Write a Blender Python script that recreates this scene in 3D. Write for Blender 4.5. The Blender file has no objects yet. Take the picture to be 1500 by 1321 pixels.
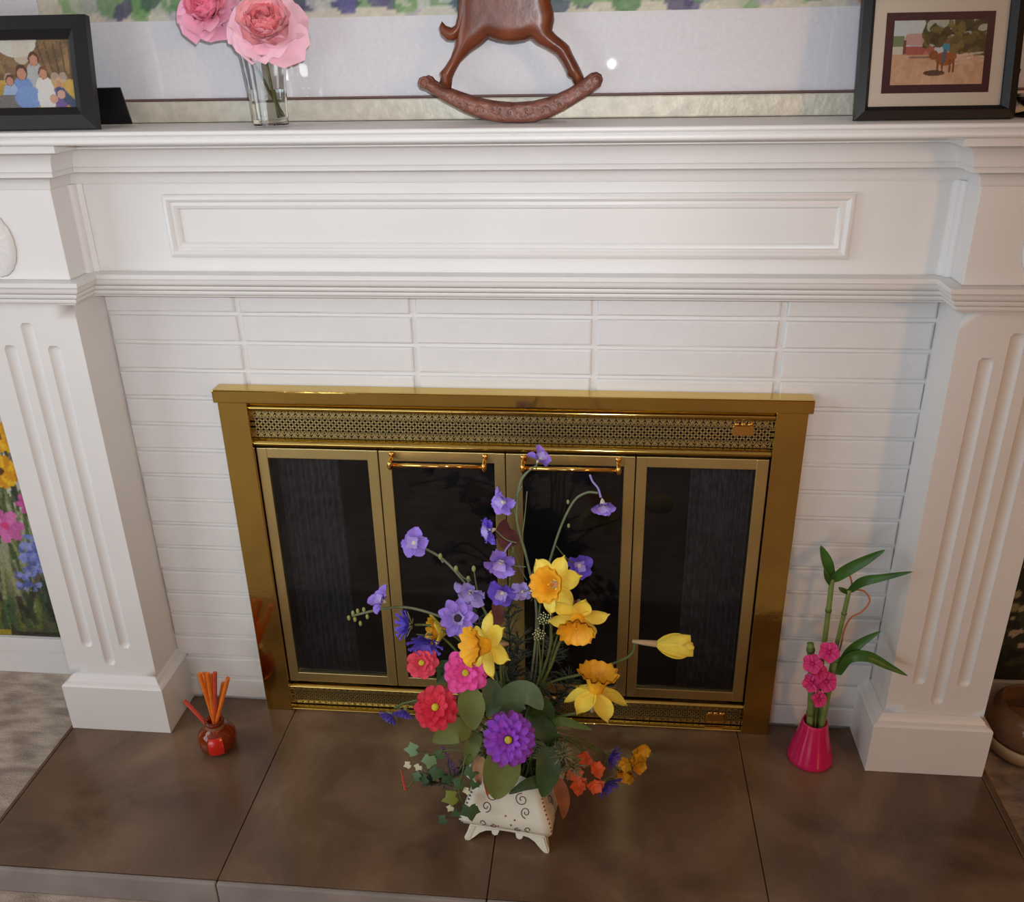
import bpy, bmesh, math, random
import numpy as np
from mathutils import Vector, Matrix, noise
from mathutils.geometry import delaunay_2d_cdt
random.seed(7)
sc = bpy.context.scene
COL = sc.collection
PI = math.pi

# ------------------------------------------------------------------ camera
CAM = Vector((0.8566, -1.4573, 1.2568))
YAW, PITCH, ROLL, FPX = -0.1019, 0.4283, -0.0192, 1324.84
cy_, sy_, cp_, sp_ = math.cos(YAW), math.sin(YAW), math.cos(PITCH), math.sin(PITCH)
FWD = Vector((sy_*cp_, cy_*cp_, -sp_))
_r = Vector((cy_, -sy_, 0)); _u = _r.cross(FWD)
RGT = _r*math.cos(ROLL) + _u*math.sin(ROLL)
UPV = -_r*math.sin(ROLL) + _u*math.cos(ROLL)
cd = bpy.data.cameras.new('camera'); co = bpy.data.objects.new('camera', cd); COL.objects.link(co)
cd.sensor_fit = 'HORIZONTAL'; cd.sensor_width = 36; cd.lens = 36*FPX/1500
cd.clip_start = 0.02
m = Matrix((RGT, UPV, -FWD)).transposed().to_4x4(); m.translation = CAM
co.matrix_world = m
sc.camera = co

def hit(px, axis, val):
    """pixel of the 1500x1321 photograph -> point on the plane axis = val"""
    d = FWD + RGT*((px[0]-750)/FPX) - UPV*((px[1]-660.5)/FPX)
    return CAM + d*((val-CAM[axis])/d[axis])
def at(x, y, Y): return hit((x, y), 1, Y)

# ------------------------------------------------------------------ light
def lin(c):
    return tuple(((v/255)/12.92 if v/255 <= .04045 else ((v/255+.055)/1.055)**2.4) for v in c)
w = bpy.data.worlds.new('world'); sc.world = w; w.use_nodes = True
w.node_tree.nodes['Background'].inputs[0].default_value = (0.75, 0.8, 1, 1)
w.node_tree.nodes['Background'].inputs[1].default_value = 0.25
def area(name, loc, target, sx, sy, power, col):
    l = bpy.data.lights.new(name, 'AREA'); l.shape = 'RECTANGLE'; l.size = sx; l.size_y = sy
    l.energy = power; l.color = col
    o = bpy.data.objects.new(name, l); COL.objects.link(o); o.location = loc
    o.rotation_euler = (Vector(target)-Vector(loc)).to_track_quat('-Z', 'Y').to_euler()
    return o
area('window_daylight_front', (-0.85, -4.40, .60), (-0.85, 0, .60), 1.7, 1.0, 26, (0.80, 0.91, 1.0))
area('window_daylight_left', (-1.80, -1.5, 1.35), (0, -1.5, 1.35), 1.8, 1.4, 38, (0.84, 0.93, 1.0))
area('added_warm_fill', (3.0, -3.2, 1.5), (1.2, 0, .6), .35, .35, 19, (1.0, .50, .17))  # bodiless warm fill, added to tint the right pilaster and bricks
area('window_small_pane', (-1.02, -4.44, 1.50), (-1.02, 0, 1.50), 0.20, 0.17, 1.2, (0.95, 0.98, 1.0))
# the camera's own flash: a soft-edged beam a little narrower than the lens, tipped up and left
fl = bpy.data.lights.new('camera_flash', 'SPOT'); fl.energy = 46; fl.color = (.88, .95, 1.0)
fl.spot_size = math.radians(84); fl.spot_blend = 1.0; fl.shadow_soft_size = .008
fo = bpy.data.objects.new('camera_flash', fl); COL.objects.link(fo); fo.location = CAM + UPV*.05 + RGT*.02
fo.rotation_euler = (Vector((.50, 0, 1.06))-fo.location).to_track_quat('-Z', 'Y').to_euler()
sc.view_settings.view_transform = 'Standard'; sc.view_settings.look = 'None'
sc.view_settings.exposure = -0.12; sc.view_settings.gamma = 1; sc.view_settings.use_curve_mapping = False

# ------------------------------------------------------------------ materials
MATS = {}
def mat(name, col=(200, 200, 200), rough=.5, metal=0, var=0, vscale=20, bump=0, bscale=60, spec=.5, trans=0, ior=1.45, col2=None, sheen=0, sss=0, detail=3, coat=0):
    if name in MATS: return MATS[name]
    m = bpy.data.materials.new(name); m.use_nodes = True
    nt = m.node_tree; b = nt.nodes['Principled BSDF']
    c = lin(col)
    b.inputs['Base Color'].default_value = (*c, 1)
    b.inputs['Roughness'].default_value = rough; b.inputs['Metallic'].default_value = metal
    b.inputs['Specular IOR Level'].default_value = spec
    b.inputs['Transmission Weight'].default_value = trans; b.inputs['IOR'].default_value = ior
    b.inputs['Coat Weight'].default_value = coat
    if sss: b.inputs['Subsurface Weight'].default_value = sss; b.inputs['Subsurface Radius'].default_value = (.01, .006, .004)
    tc = nt.nodes.new('ShaderNodeTexCoord')
    if var or col2:
        n = nt.nodes.new('ShaderNodeTexNoise'); n.inputs['Scale'].default_value = vscale; n.inputs['Detail'].default_value = detail
        nt.links.new(tc.outputs['Object'], n.inputs['Vector'])
        r = nt.nodes.new('ShaderNodeValToRGB')
        c2 = lin(col2) if col2 else tuple(min(1, v*(1+var)) for v in c)
        c1 = c if col2 else tuple(v*(1-var) for v in c)
        r.color_ramp.elements[0].position = .33; r.color_ramp.elements[1].position = .67
        r.color_ramp.elements[0].color = (*c1, 1); r.color_ramp.elements[1].color = (*c2, 1)
        nt.links.new(n.outputs['Fac'], r.inputs['Fac']); nt.links.new(r.outputs['Color'], b.inputs['Base Color'])
    if bump:
        n2 = nt.nodes.new('ShaderNodeTexNoise'); n2.inputs['Scale'].default_value = bscale; n2.inputs['Detail'].default_value = 3
        nt.links.new(tc.outputs['Object'], n2.inputs['Vector'])
        bp = nt.nodes.new('ShaderNodeBump'); bp.inputs['Strength'].default_value = bump; bp.inputs['Distance'].default_value = .004
        nt.links.new(n2.outputs['Fac'], bp.inputs['Height']); nt.links.new(bp.outputs['Normal'], b.inputs['Normal'])
    MATS[name] = m
    return m
def pane_mat(name, tint, gloss_rough=.03, ior=1.5, haze=0):
    m = bpy.data.materials.new(name); m.use_nodes = True; nt = m.node_tree; nt.nodes.clear()
    out = nt.nodes.new('ShaderNodeOutputMaterial'); mx = nt.nodes.new('ShaderNodeMixShader')
    t = nt.nodes.new('ShaderNodeBsdfTransparent'); t.inputs[0].default_value = (*tint, 1)
    g = nt.nodes.new('ShaderNodeBsdfGlossy'); g.inputs['Roughness'].default_value = gloss_rough
    f = nt.nodes.new('ShaderNodeFresnel'); f.inputs[0].default_value = ior
    nt.links.new(f.outputs[0], mx.inputs[0]); nt.links.new(g.outputs[0], mx.inputs[2])
    if haze:
        d = nt.nodes.new('ShaderNodeBsdfDiffuse'); d.inputs[0].default_value = (.30, .30, .32, 1)
        n = nt.nodes.new('ShaderNodeTexNoise'); n.inputs['Scale'].default_value = 7; n.inputs['Detail'].default_value = 5
        tc = nt.nodes.new('ShaderNodeTexCoord'); nt.links.new(tc.outputs['Object'], n.inputs['Vector'])
        mr = nt.nodes.new('ShaderNodeMapRange'); mr.inputs[1].default_value = .45; mr.inputs[2].default_value = .8; mr.inputs[3].default_value = .01; mr.inputs[4].default_value = haze
        nt.links.new(n.outputs['Fac'], mr.inputs[0])
        m2 = nt.nodes.new('ShaderNodeMixShader'); nt.links.new(mr.outputs[0], m2.inputs[0]); nt.links.new(t.outputs[0], m2.inputs[1]); nt.links.new(d.outputs[0], m2.inputs[2])
        nt.links.new(m2.outputs[0], mx.inputs[1])
    else:
        nt.links.new(t.outputs[0], mx.inputs[1])
    nt.links.new(mx.outputs[0], out.inputs[0])
    return m
def paint_mat(name, rough=.5):
    if name in MATS: return MATS[name]
    m = bpy.data.materials.new(name); m.use_nodes = True; nt = m.node_tree; b = nt.nodes['Principled BSDF']
    a = nt.nodes.new('ShaderNodeAttribute'); a.attribute_name = 'print'
    nt.links.new(a.outputs['Color'], b.inputs['Base Color']); b.inputs['Roughness'].default_value = rough
    MATS[name] = m; return m

WHITE = mat('white_paint', (226, 225, 224), .38, var=.02, vscale=6, bump=.03, bscale=90)
BRICKW = mat('painted_brick', (222, 222, 223), .5, var=.03, vscale=9, bump=.25, bscale=70)
MORTAR = mat('painted_mortar', (226, 225, 224), .55, bump=.3, bscale=120)
ROOMW = mat('room_wall_paint', (180, 142, 102), .8, var=.03, vscale=3)
CEIL = mat('ceiling_paint', (232, 230, 226), .85, var=.02, vscale=3)
BRASS = mat('polished_brass', (208, 178, 98), .11, metal=1, var=.10, vscale=5, bump=.10, bscale=30)
BRASS2 = mat('satin_brass', (222, 202, 138), .33, metal=1, var=.08, vscale=8)
BRASSB = mat('bright_brass', (232, 186, 104), .10, metal=1)
BLACKM = mat('black_gap', (10, 9, 8), .7)
BLACKF = mat('black_frame_wood', (11, 10, 13), .42, var=.2, vscale=30)
SOOT = mat('sooty_firebrick', (30, 28, 27), .9, var=.4, vscale=9, bump=.4)
MESHC = mat('fire_curtain_mesh', (190, 190, 194), .6, metal=.6, var=.3, vscale=60)

def stone_mat():
    m = bpy.data.materials.new('brown_slate_tile'); m.use_nodes = True; nt = m.node_tree; b = nt.nodes['Principled BSDF']
    tc = nt.nodes.new('ShaderNodeTexCoord')
    n = nt.nodes.new('ShaderNodeTexNoise'); n.inputs['Scale'].default_value = 5; n.inputs['Detail'].default_value = 7; n.inputs['Distortion'].default_value = .7
    nt.links.new(tc.outputs['Object'], n.inputs['Vector'])
    r = nt.nodes.new('ShaderNodeValToRGB'); e = r.color_ramp.elements
    e[0].position = .3; e[0].color = (*lin((82, 63, 49)), 1); e[1].position = .72; e[1].color = (*lin((138, 112, 90)), 1)
    k = e.new(.5); k.color = (*lin((108, 85, 67)), 1)
    nt.links.new(n.outputs['Fac'], r.inputs['Fac'])
    n2 = nt.nodes.new('ShaderNodeTexNoise'); n2.inputs['Scale'].default_value = 3.1; n2.inputs['Detail'].default_value = 9; n2.inputs['Distortion'].default_value = 2.2
    nt.links.new(tc.outputs['Object'], n2.inputs['Vector'])
    r2 = nt.nodes.new('ShaderNodeValToRGB'); q = r2.color_ramp.elements
    q[0].position = .485; q[0].color = (0, 0, 0, 1); q[1].position = .515; q[1].color = (0, 0, 0, 1); k = q.new(.5); k.color = (.05, .05, .05, 1)
    nt.links.new(n2.outputs['Fac'], r2.inputs['Fac'])
    mx = nt.nodes.new('ShaderNodeMixRGB'); mx.inputs[2].default_value = (*lin((160, 146, 130)), 1)
    nt.links.new(r2.outputs['Color'], mx.inputs[0]); nt.links.new(r.outputs['Color'], mx.inputs[1]); nt.links.new(mx.outputs[0], b.inputs['Base Color'])
    mr = nt.nodes.new('ShaderNodeMapRange'); mr.inputs[3].default_value = .12; mr.inputs[4].default_value = .30
    nt.links.new(n.outputs['Fac'], mr.inputs[0]); nt.links.new(mr.outputs[0], b.inputs['Roughness'])
    bp = nt.nodes.new('ShaderNodeBump'); bp.inputs['Strength'].default_value = .05; bp.inputs['Distance'].default_value = .003
    nt.links.new(n.outputs['Fac'], bp.inputs['Height']); nt.links.new(bp.outputs['Normal'], b.inputs['Normal'])
    return m
STONE = stone_mat()
EDGE = mat('tile_edge_painted_sheen', (150, 142, 140), .25, var=.12, vscale=14)  # front tile edge: grazing reflection put into the colour as lighter grey
def carpet_mat():
    m = bpy.data.materials.new('taupe_carpet'); m.use_nodes = True; nt = m.node_tree; b = nt.nodes['Principled BSDF']
    tc = nt.nodes.new('ShaderNodeTexCoord')
    mp = nt.nodes.new('ShaderNodeMapping'); mp.inputs['Rotation'].default_value = (0, 0, .5); mp.inputs['Scale'].default_value = (1, 2.6, 1)
    nt.links.new(tc.outputs['Object'], mp.inputs['Vector'])
    n = nt.nodes.new('ShaderNodeTexNoise'); n.inputs['Scale'].default_value = 16; n.inputs['Detail'].default_value = 4
    nt.links.new(mp.outputs[0], n.inputs['Vector'])
    n2 = nt.nodes.new('ShaderNodeTexNoise'); n2.inputs['Scale'].default_value = 400
    nt.links.new(tc.outputs['Object'], n2.inputs['Vector'])
    mx = nt.nodes.new('ShaderNodeMath'); mx.operation = 'MULTIPLY_ADD'; mx.inputs[1].default_value = .3
    nt.links.new(n2.outputs['Fac'], mx.inputs[0]); nt.links.new(n.outputs['Fac'], mx.inputs[2])
    r = nt.nodes.new('ShaderNodeValToRGB'); e = r.color_ramp.elements
    e[0].position = .48; e[0].color = (*lin((150, 135, 124)), 1); e[1].position = .82; e[1].color = (*lin((196, 180, 166)), 1)
    nt.links.new(mx.outputs[0], r.inputs['Fac']); nt.links.new(r.outputs['Color'], b.inputs['Base Color'])
    b.inputs['Roughness'].default_value = .95; b.inputs['Specular IOR Level'].default_value = .1
    bp = nt.nodes.new('ShaderNodeBump'); bp.inputs['Strength'].default_value = .8; bp.inputs['Distance'].default_value = .006
    nt.links.new(mx.outputs[0], bp.inputs['Height']); nt.links.new(bp.outputs['Normal'], b.inputs['Normal'])
    return m
CARPET = carpet_mat()

# ------------------------------------------------------------------ mesh helpers
class MB:
    def __init__(s): s.v = []; s.f = []
    def add(s, vs, fs):
        o = len(s.v); s.v += [tuple(p) for p in vs]; s.f += [tuple(i+o for i in f) for f in fs]; return s
    def box(s, x0, x1, y0, y1, z0, z1, c=0):
        if c <= 0:
            vs = [(x, y, z) for z in (z0, z1) for y in (y0, y1) for x in (x0, x1)]
            return s.add(vs, [(0, 2, 3, 1), (4, 5, 7, 6), (0, 1, 5, 4), (2, 6, 7, 3), (0, 4, 6, 2), (1, 3, 7, 5)])
        bm = bmesh.new(); bmesh.ops.create_cube(bm, size=1)
        for v in bm.verts: v.co = ((x0+x1)/2+v.co.x*(x1-x0), (y0+y1)/2+v.co.y*(y1-y0), (z0+z1)/2+v.co.z*(z1-z0))
        bmesh.ops.bevel(bm, geom=bm.edges[:], offset=c, segments=2, affect='EDGES', profile=.6)
        bm.verts.index_update(); s.add([v.co[:] for v in bm.verts], [[v.index for v in f.verts] for f in bm.faces]); bm.free(); return s
    def rings(s, rings, closed=True, cap=True):
        n = len(rings[0]); vs = [p for r in rings for p in r]; fs = []
        for i in range(len(rings)-1):
            for j in range(n if closed else n-1):
                k = (j+1) % n
                fs.append((i*n+j, i*n+k, (i+1)*n+k, (i+1)*n+j))
        if cap and closed:
            fs.append(tuple(reversed(range(n)))); fs.append(tuple(range((len(rings)-1)*n, len(rings)*n)))
        return s.add(vs, fs)
    def tube(s, pts, rad, n=7, cap=True):
        pts = [Vector(p) for p in pts]
        if not hasattr(rad, '__len__'): rad = [rad]*len(pts)
        t0 = (pts[1]-pts[0]).normalized()
        a = t0.orthogonal().normalized(); R = []
        for i, p in enumerate(pts):
            t = (pts[min(i+1, len(pts)-1)]-pts[max(i-1, 0)]).normalized()
            a = (a - t*a.dot(t)).normalized(); b = t.cross(a)
            R.append([p+(a*math.cos(2*PI*k/n)+b*math.sin(2*PI*k/n))*rad[i] for k in range(n)])
        return s.rings(R, True, cap)
    def lathe(s, prof, c=(0, 0, 0), n=32, fr=None, cap=True):
        R = []
        for i, (r, z) in enumerate(prof):
            ring = []
            for k in range(n):
                a = 2*PI*k/n; rr, zz = (r, z) if fr is None else fr(i, a, r, z)
                ring.append((c[0]+rr*math.cos(a), c[1]+rr*math.sin(a), c[2]+zz))
            R.append(ring)
        return s.rings(R, True, cap)
    def prism_x(s, prof, x0, x1):
        return s.rings([[(x0, y, z) for y, z in prof], [(x1, y, z) for y, z in prof]])
    def poly_y(s, pts, y0, y1):
        return s.rings([[(x, y0, z) for x, z in pts], [(x, y1, z) for x, z in pts]])
    def sphere(s, c, r, n=10, sq=(1, 1, 1)):
        prof = [(math.sin(PI*i/(n//2+2))*r, -math.cos(PI*i/(n//2+2))*r) for i in range(1, n//2+2)]
        R = [[(c[0]+p[0]*math.cos(2*PI*k/n)*sq[0], c[1]+p[0]*math.sin(2*PI*k/n)*sq[1], c[2]+p[1]*sq[2]) for k in range(n)] for p in prof]
        return s.rings(R)
    def xf(s, M):
        s.v = [tuple(M @ Vector(p)) for p in s.v]; return s
    def mesh(s, name, mt, smooth=False, fix=True):
        me = bpy.data.meshes.new(name); me.from_pydata(s.v, [], s.f)
        if fix:
            bm = bmesh.new(); bm.from_mesh(me); bmesh.ops.recalc_face_normals(bm, faces=bm.faces[:]); bm.to_mesh(me); bm.free()
        if mt: me.materials.append(mt)
        if smooth:
            me.polygons.foreach_set('use_smooth', [True]*len(me.polygons))
        me.update(); return me
def link(name, me, parent=None, M=None):
    o = bpy.data.objects.new(name, me); COL.objects.link(o)
    if parent is not None:
        o.parent = parent
    if M is not None: o.matrix_basis = M
    return o
AUTO = {}
def obj(name, mb, mt, parent=None, smooth=False, M=None, auto=None):
    me = mb.mesh(name, mt, smooth)
    if auto is not None:
        me.polygons.foreach_set('use_smooth', [True]*len(me.polygons))
        bm = bmesh.new(); bm.from_mesh(me)
        for e in bm.edges:
            if len(e.link_faces) == 2 and e.calc_face_angle(0) > math.radians(auto): e.smooth = False
        bm.to_mesh(me); bm.free()
    if parent is not None and M is None and parent.get('_loc') is not None:
        M = Matrix.Translation(-Vector(parent['_loc']))
    return link(name, me, parent, M)
def tag(o, label, cat, group=None):
    o['label'] = label; o['category'] = cat
    if group: o['group'] = group
    return o
def thing(name, label, cat, loc=(0, 0, 0), group=None):
    o = bpy.data.objects.new(name, None); COL.objects.link(o); o.location = loc; o['_loc'] = list(loc)
    o.empty_display_size = .02
    return tag(o, label, cat, group)
def struct(o): o['kind'] = 'structure'; return o
def rel(root, M): return Matrix.Translation(-Vector(root['_loc'])) @ M
def spline(P, n=6):
    P = [Vector(p) for p in P]; out = []
    for i in range(len(P)-1):
        a, b, c, d = P[max(i-1, 0)], P[i], P[i+1], P[min(i+2, len(P)-1)]
        for k in range(n):
            t = k/n
            out.append(.5*((2*b)+(c-a)*t+(2*a-5*b+4*c-d)*t*t+(3*b-a-3*c+d)*t*t*t))
    out.append(P[-1]); return out
def lerp(a, b, t): return a+(b-a)*t

# inflated silhouette (carved figure) from a 2-D outline in the x-z plane
def inflate(outline, y, T, R, step, name, mt, parent=None, back=True):
    P = [Vector(p) for p in outline]; n = len(P)
    A = np.array([(p.x, p.y) for p in P]); B = np.roll(A, -1, 0)
    def dist(q):
        d = B-A; t = np.clip(((q-A)*d).sum(1)/np.maximum((d*d).sum(1), 1e-12), 0, 1)
        return np.sqrt((((A+d*t[:, None])-q)**2).sum(1)).min()
    def inside(q):
        c = ((A[:, 1] > q[1]) != (B[:, 1] > q[1]))
        xs = A[:, 0]+(q[1]-A[:, 1])*(B[:, 0]-A[:, 0])/np.where(B[:, 1] == A[:, 1], 1e-9, B[:, 1]-A[:, 1])
        return (c & (q[0] < xs)).sum() % 2 == 1
    pts = list(P); lo, hi = A.min(0), A.max(0); row = 0; z = lo[1]
    while z < hi[1]:
        x = lo[0]+(step/2 if row % 2 else 0)
        while x < hi[0]:
            q = np.array((x, z))
            if inside(q) and dist(q) > step*.45: pts.append(Vector((x, z)))
            x += step
        z += step*.87; row += 1
    edges = [(i, (i+1) % n) for i in range(n)]
    vo, eo, fo_, *_ = delaunay_2d_cdt(pts, edges, [list(range(n))], 1, 1e-6)
    H = []
    for v in vo:
        d = dist(np.array((v.x, v.y))); k = min(d/R, 1); H.append(T*math.sqrt(max(0, 1-(1-k)**2)))
    N = len(vo)
    vs = [(v.x, y-h, v.y) for v, h in zip(vo, H)] + [(v.x, y+h+.0005, v.y) for v, h in zip(vo, H)]
    fs = [tuple(f) for f in fo_] + [tuple(i+N for i in reversed(f)) for f in fo_]
    mb = MB(); mb.v = vs; mb.f = fs
    bm = bmesh.new(); me = mb.mesh(name, mt, True); bm.from_mesh(me); bmesh.ops.remove_doubles(bm, verts=bm.verts[:], dist=.0007); bmesh.ops.recalc_face_normals(bm, faces=bm.faces[:]); bm.to_mesh(me); bm.free()
    me.polygons.foreach_set('use_smooth', [True]*len(me.polygons))
    M = Matrix.Translation(-Vector(parent['_loc'])) if parent is not None and parent.get('_loc') is not None else None
    return link(name, me, parent, M)

# flat prints: a small raster of colours written to a vertex grid
class Canvas:
    def __init__(s, x0, x1, z0, z1, nx, nz, bg):
        s.b = (x0, x1, z0, z1); s.nx, s.nz = nx, nz
        s.X, s.Z = np.meshgrid(np.linspace(x0, x1, nx), np.linspace(z0, z1, nz))
        s.C = np.zeros((nz, nx, 3)); s.C[:] = bg; s.rng = np.random.RandomState(3)
    def put(s, m, c, a=1.0): s.C[m] = s.C[m]*(1-a)+np.array(c, float)*a
    def ell(s, x, z, rx, rz, c, a=1.0, ang=0):
        dx, dz = s.X-x, s.Z-z; u = dx*math.cos(ang)+dz*math.sin(ang); v = -dx*math.sin(ang)+dz*math.cos(ang)
        s.put((u/rx)**2+(v/rz)**2 < 1, c, a)
    def rect(s, x0, x1, z0, z1, c, a=1.0): s.put((s.X > x0) & (s.X < x1) & (s.Z > z0) & (s.Z < z1), c, a)
    def poly(s, P, c, a=1.0):
        ins = np.zeros(s.X.shape, bool)
        for i in range(len(P)):
            (xa, za), (xb, zb) = P[i], P[(i+1) % len(P)]
            if za == zb: continue
            ins ^= ((za > s.Z) != (zb > s.Z)) & (s.X < (xb-xa)*(s.Z-za)/(zb-za)+xa)
        s.put(ins, c, a)
    def line(s, xa, za, xb, zb, wd, c, a=1.0):
        d2 = (xb-xa)**2+(zb-za)**2; t = np.clip(((s.X-xa)*(xb-xa)+(s.Z-za)*(zb-za))/d2, 0, 1)
        s.put((s.X-xa-t*(xb-xa))**2+(s.Z-za-t*(zb-za))**2 < wd*wd, c, a)
    def flower(s, x, z, r, n, c, ctr, c2=None, ph=0):
        for k in range(n):
            a = 2*PI*k/n+ph; cc = c if (k % 2 or not c2) else c2
            s.ell(x+math.cos(a)*r*.58, z+math.sin(a)*r*.58, r*.45, r*.30, cc, .95, a)
        s.ell(x, z, r*.22, r*.22, ctr)
    def noise(s, amp): s.C += s.rng.normal(0, amp, s.C.shape[:2])[:, :, None]
    def blobs(s, n, x0, x1, z0, z1, r, cols, a=.8, asp=1.0):
        for _ in range(n):
            s.ell(s.rng.uniform(x0, x1), s.rng.uniform(z0, z1), r*s.rng.uniform(.5, 1.2), r*asp*s.rng.uniform(.5, 1.2), cols[s.rng.randint(len(cols))], a, s.rng.uniform(0, 3))
    def build(s, name, y, parent=None, M=None, rough=.5):
        nx, nz = s.nx, s.nz; me = bpy.data.meshes.new(name)
        vs = np.stack([s.X.ravel(), np.full(s.X.size, y), s.Z.ravel()], 1)
        idx = np.arange(nx*nz).reshape(nz, nx)
        fs = np.stack([idx[:-1, :-1].ravel(), idx[:-1, 1:].ravel(), idx[1:, 1:].ravel(), idx[1:, :-1].ravel()], 1)
        me.from_pydata(vs.tolist(), [], fs.tolist())
        at_ = me.color_attributes.new('print', 'FLOAT_COLOR', 'POINT')
        c = np.clip(s.C, 0, 255)/255; c = np.where(c <= .04045, c/12.92, ((c+.055)/1.055)**2.4)
        at_.data.foreach_set('color', np.concatenate([c.reshape(-1, 3), np.ones((nx*nz, 1))], 1).ravel())
        me.materials.append(paint_mat('printed_picture_%d' % int(rough*100), rough))
        if M is None and parent is not None and parent.get('_loc') is not None: M = Matrix.Translation(-Vector(parent['_loc']))
        return link(name, me, parent, M)

# ================================================================== SETTING
FZ = -0.053                          # carpet level; hearth top is z = 0
AW = 0.13                            # wall plane beside the chimney breast
XL, XR, YB, ZC = -1.9, 3.6, -4.5, 2.45
struct(obj('floor', MB().box(XL, XR, YB, AW+.1, FZ-.1, FZ), CARPET))
struct(obj('ceiling', MB().box(XL, XR, YB, AW+.1, ZC, ZC+.1), CEIL))
struct(obj('wall_left', MB().box(XL-.1, XL, YB, AW+.1, FZ-.1, ZC+.1), ROOMW))
struct(obj('wall_right', MB().box(XR, XR+.1, YB, AW+.1, FZ-.1, ZC+.1), ROOMW))
struct(obj('wall_front', MB().box(XL-.1, XR+.1, YB-.1, YB, FZ-.1, ZC+.1), ROOMW))
# painted chimney breast with the fire opening; bricks are its children
OX0, OX1, OZ = 0.2395, 1.1545, 0.677
wb = MB()
wb.box(0.0, OX0, .006, .62, FZ, OZ); wb.box(OX1, 1.397, .006, .62, FZ, OZ)
wb.box(0.0, 1.397, .006, .62, OZ, ZC)
wb.box(-.17, 0.0, .006, AW, FZ, ZC); wb.box(1.397, 1.56, .006, AW, FZ, ZC)
wall_back = struct(obj('wall_back', wb, MORTAR))
struct(obj('wall_alcove_left', MB().box(XL, -.17, AW, AW+.1, FZ, ZC), ROOMW))
struct(obj('wall_alcove_right', MB().box(1.56, XR, AW, AW+.1, FZ, ZC), ROOMW))
struct(obj('baseboard_left', MB().box(XL, -.176, .112, AW, FZ, .006, .002), WHITE))
struct(obj('baseboard_right', MB().box(1.568, XR, .112, AW, FZ, .006, .002), WHITE))
bh, bl = .0521, .305
def brick_mesh(x0, x1, seed):
    rnd = random.Random(seed); mb = MB(); hz = bh/2-.0032; ch = .0035
    hx = (x1-x0)/2
    def ring(y, dx, dz):
        return [(sx*(hx-dx)+rnd.uniform(-.0008, .0008), y+rnd.uniform(-.0004, .0004), sz*(hz-dz)+rnd.uniform(-.0006, .0006)) for sx, sz in ((-1, -1), (-.3, -1), (.3, -1), (1, -1), (1, 1), (.3, 1), (-.3, 1), (-1, 1))]
    mb.rings([ring(.012, 0, 0), ring(.003, 0, 0), ring(.0007, .0012, .0012), ring(0, .0035, .0035)])
    return mb.mesh('brick', BRICKW)
full = [brick_mesh(0, bl-.010, k) for k in range(4)]
endL = [brick_mesh(.0045, .2395-.005, 10+k) for k in range(3)]
endR = [brick_mesh(1.1545+.005, 1.3925, 20+k) for k in range(3)]
for r in range(17):
    for c in range(5):
        if 1 <= c <= 3 and r < 13: continue
        xc = (.0045+.2345)/2 if c == 0 else ((1.1595+1.3925)/2 if c == 4 else .2395+bl*(c-.5))
        me = endL[r % 3] if c == 0 else endR[r % 3] if c == 4 else full[(r*3+c) % 4]
        link('brick', me, wall_back, Matrix.Translation((xc+random.uniform(-.001, .001), random.uniform(-.0006, .0006), (r+.5)*bh)))
# firebox behind the doors
fb = MB()
fb.box(OX0, OX1, .50, .52, -.01, OZ); fb.box(OX0, OX1, .02, .52, -.03, -.002); fb.box(OX0, OX1, .02, .52, OZ-.012, OZ-.002)
fb.box(OX0-.001, OX0+.012, .02, .52, 0, OZ); fb.box(OX1-.012, OX1+.001, .02, .52, 0, OZ)
struct(obj('wall_firebox', fb, SOOT))

# windows that light the room (behind the camera and to its left)
def window(name, c, wx, hz, nx, nz, axis):
    mb = MB(); t = .035
    def bar(u0, u1, z0, z1):
        if axis == 'y': mb.box(c[0]+u0, c[0]+u1, YB+.001, YB+.12, c[2]+z0, c[2]+z1)
        else: mb.box(XL+.001, XL+.12, c[1]+u0, c[1]+u1, c[2]+z0, c[2]+z1)
    bar(-wx/2-t, wx/2+t, hz/2, hz/2+t); bar(-wx/2-t, wx/2+t, -hz/2-t, -hz/2); bar(-wx/2-t, -wx/2, -hz/2, hz/2); bar(wx/2, wx/2+t, -hz/2, hz/2)
    for i in range(1, nx): u = -wx/2+wx*i/nx; bar(u-.009, u+.009, -hz/2, hz/2)
    for i in range(1, nz): z = -hz/2+hz*i/nz; bar(-wx/2, wx/2, z-.009, z+.009)
    return struct(obj(name, mb, WHITE))
window('window_1', (-0.85, 0, .60), 1.74, 1.04, 2, 1, 'y')
window('window_2', (0, -1.5, 1.35), 1.84, 1.44, 3, 2, 'x')
window('window_3', (-1.02, 0, 1.50), .22, .19, 2, 2, 'y')

# ================================================================== HEARTH
hearth = thing('hearth', 'low raised hearth of glossy brown slate tiles in front of the fireplace', 'hearth', (.70, -.22, FZ))
obj('slab', MB().box(-.178, 1.579, -.443, .0, FZ, -.0105), mat('grout', (70, 62, 56), .8), hearth)
tx = [-.186, .2500, .6985, 1.147, 1.580]
for i in range(4):
    obj('tile', MB().box(tx[i]+.0008, tx[i+1]-.0008, -.444, -.0005, -.010, 0, .0009), STONE, hearth)
    o = obj('edge_tile', MB().box(tx[i]+.0008, tx[i+1]-.0008, -.4535, -.4448, FZ+.001, -.0002, .003), EDGE, hearth)
obj('edge_tile', MB().box(1.5805, 1.5935, -.4535, -.0005, FZ+.001, 0, .003), STONE, hearth)
obj('edge_tile', MB().box(-.1945, -.1868, -.4535, -.0005, FZ+.001, 0, .003), STONE, hearth)

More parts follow.
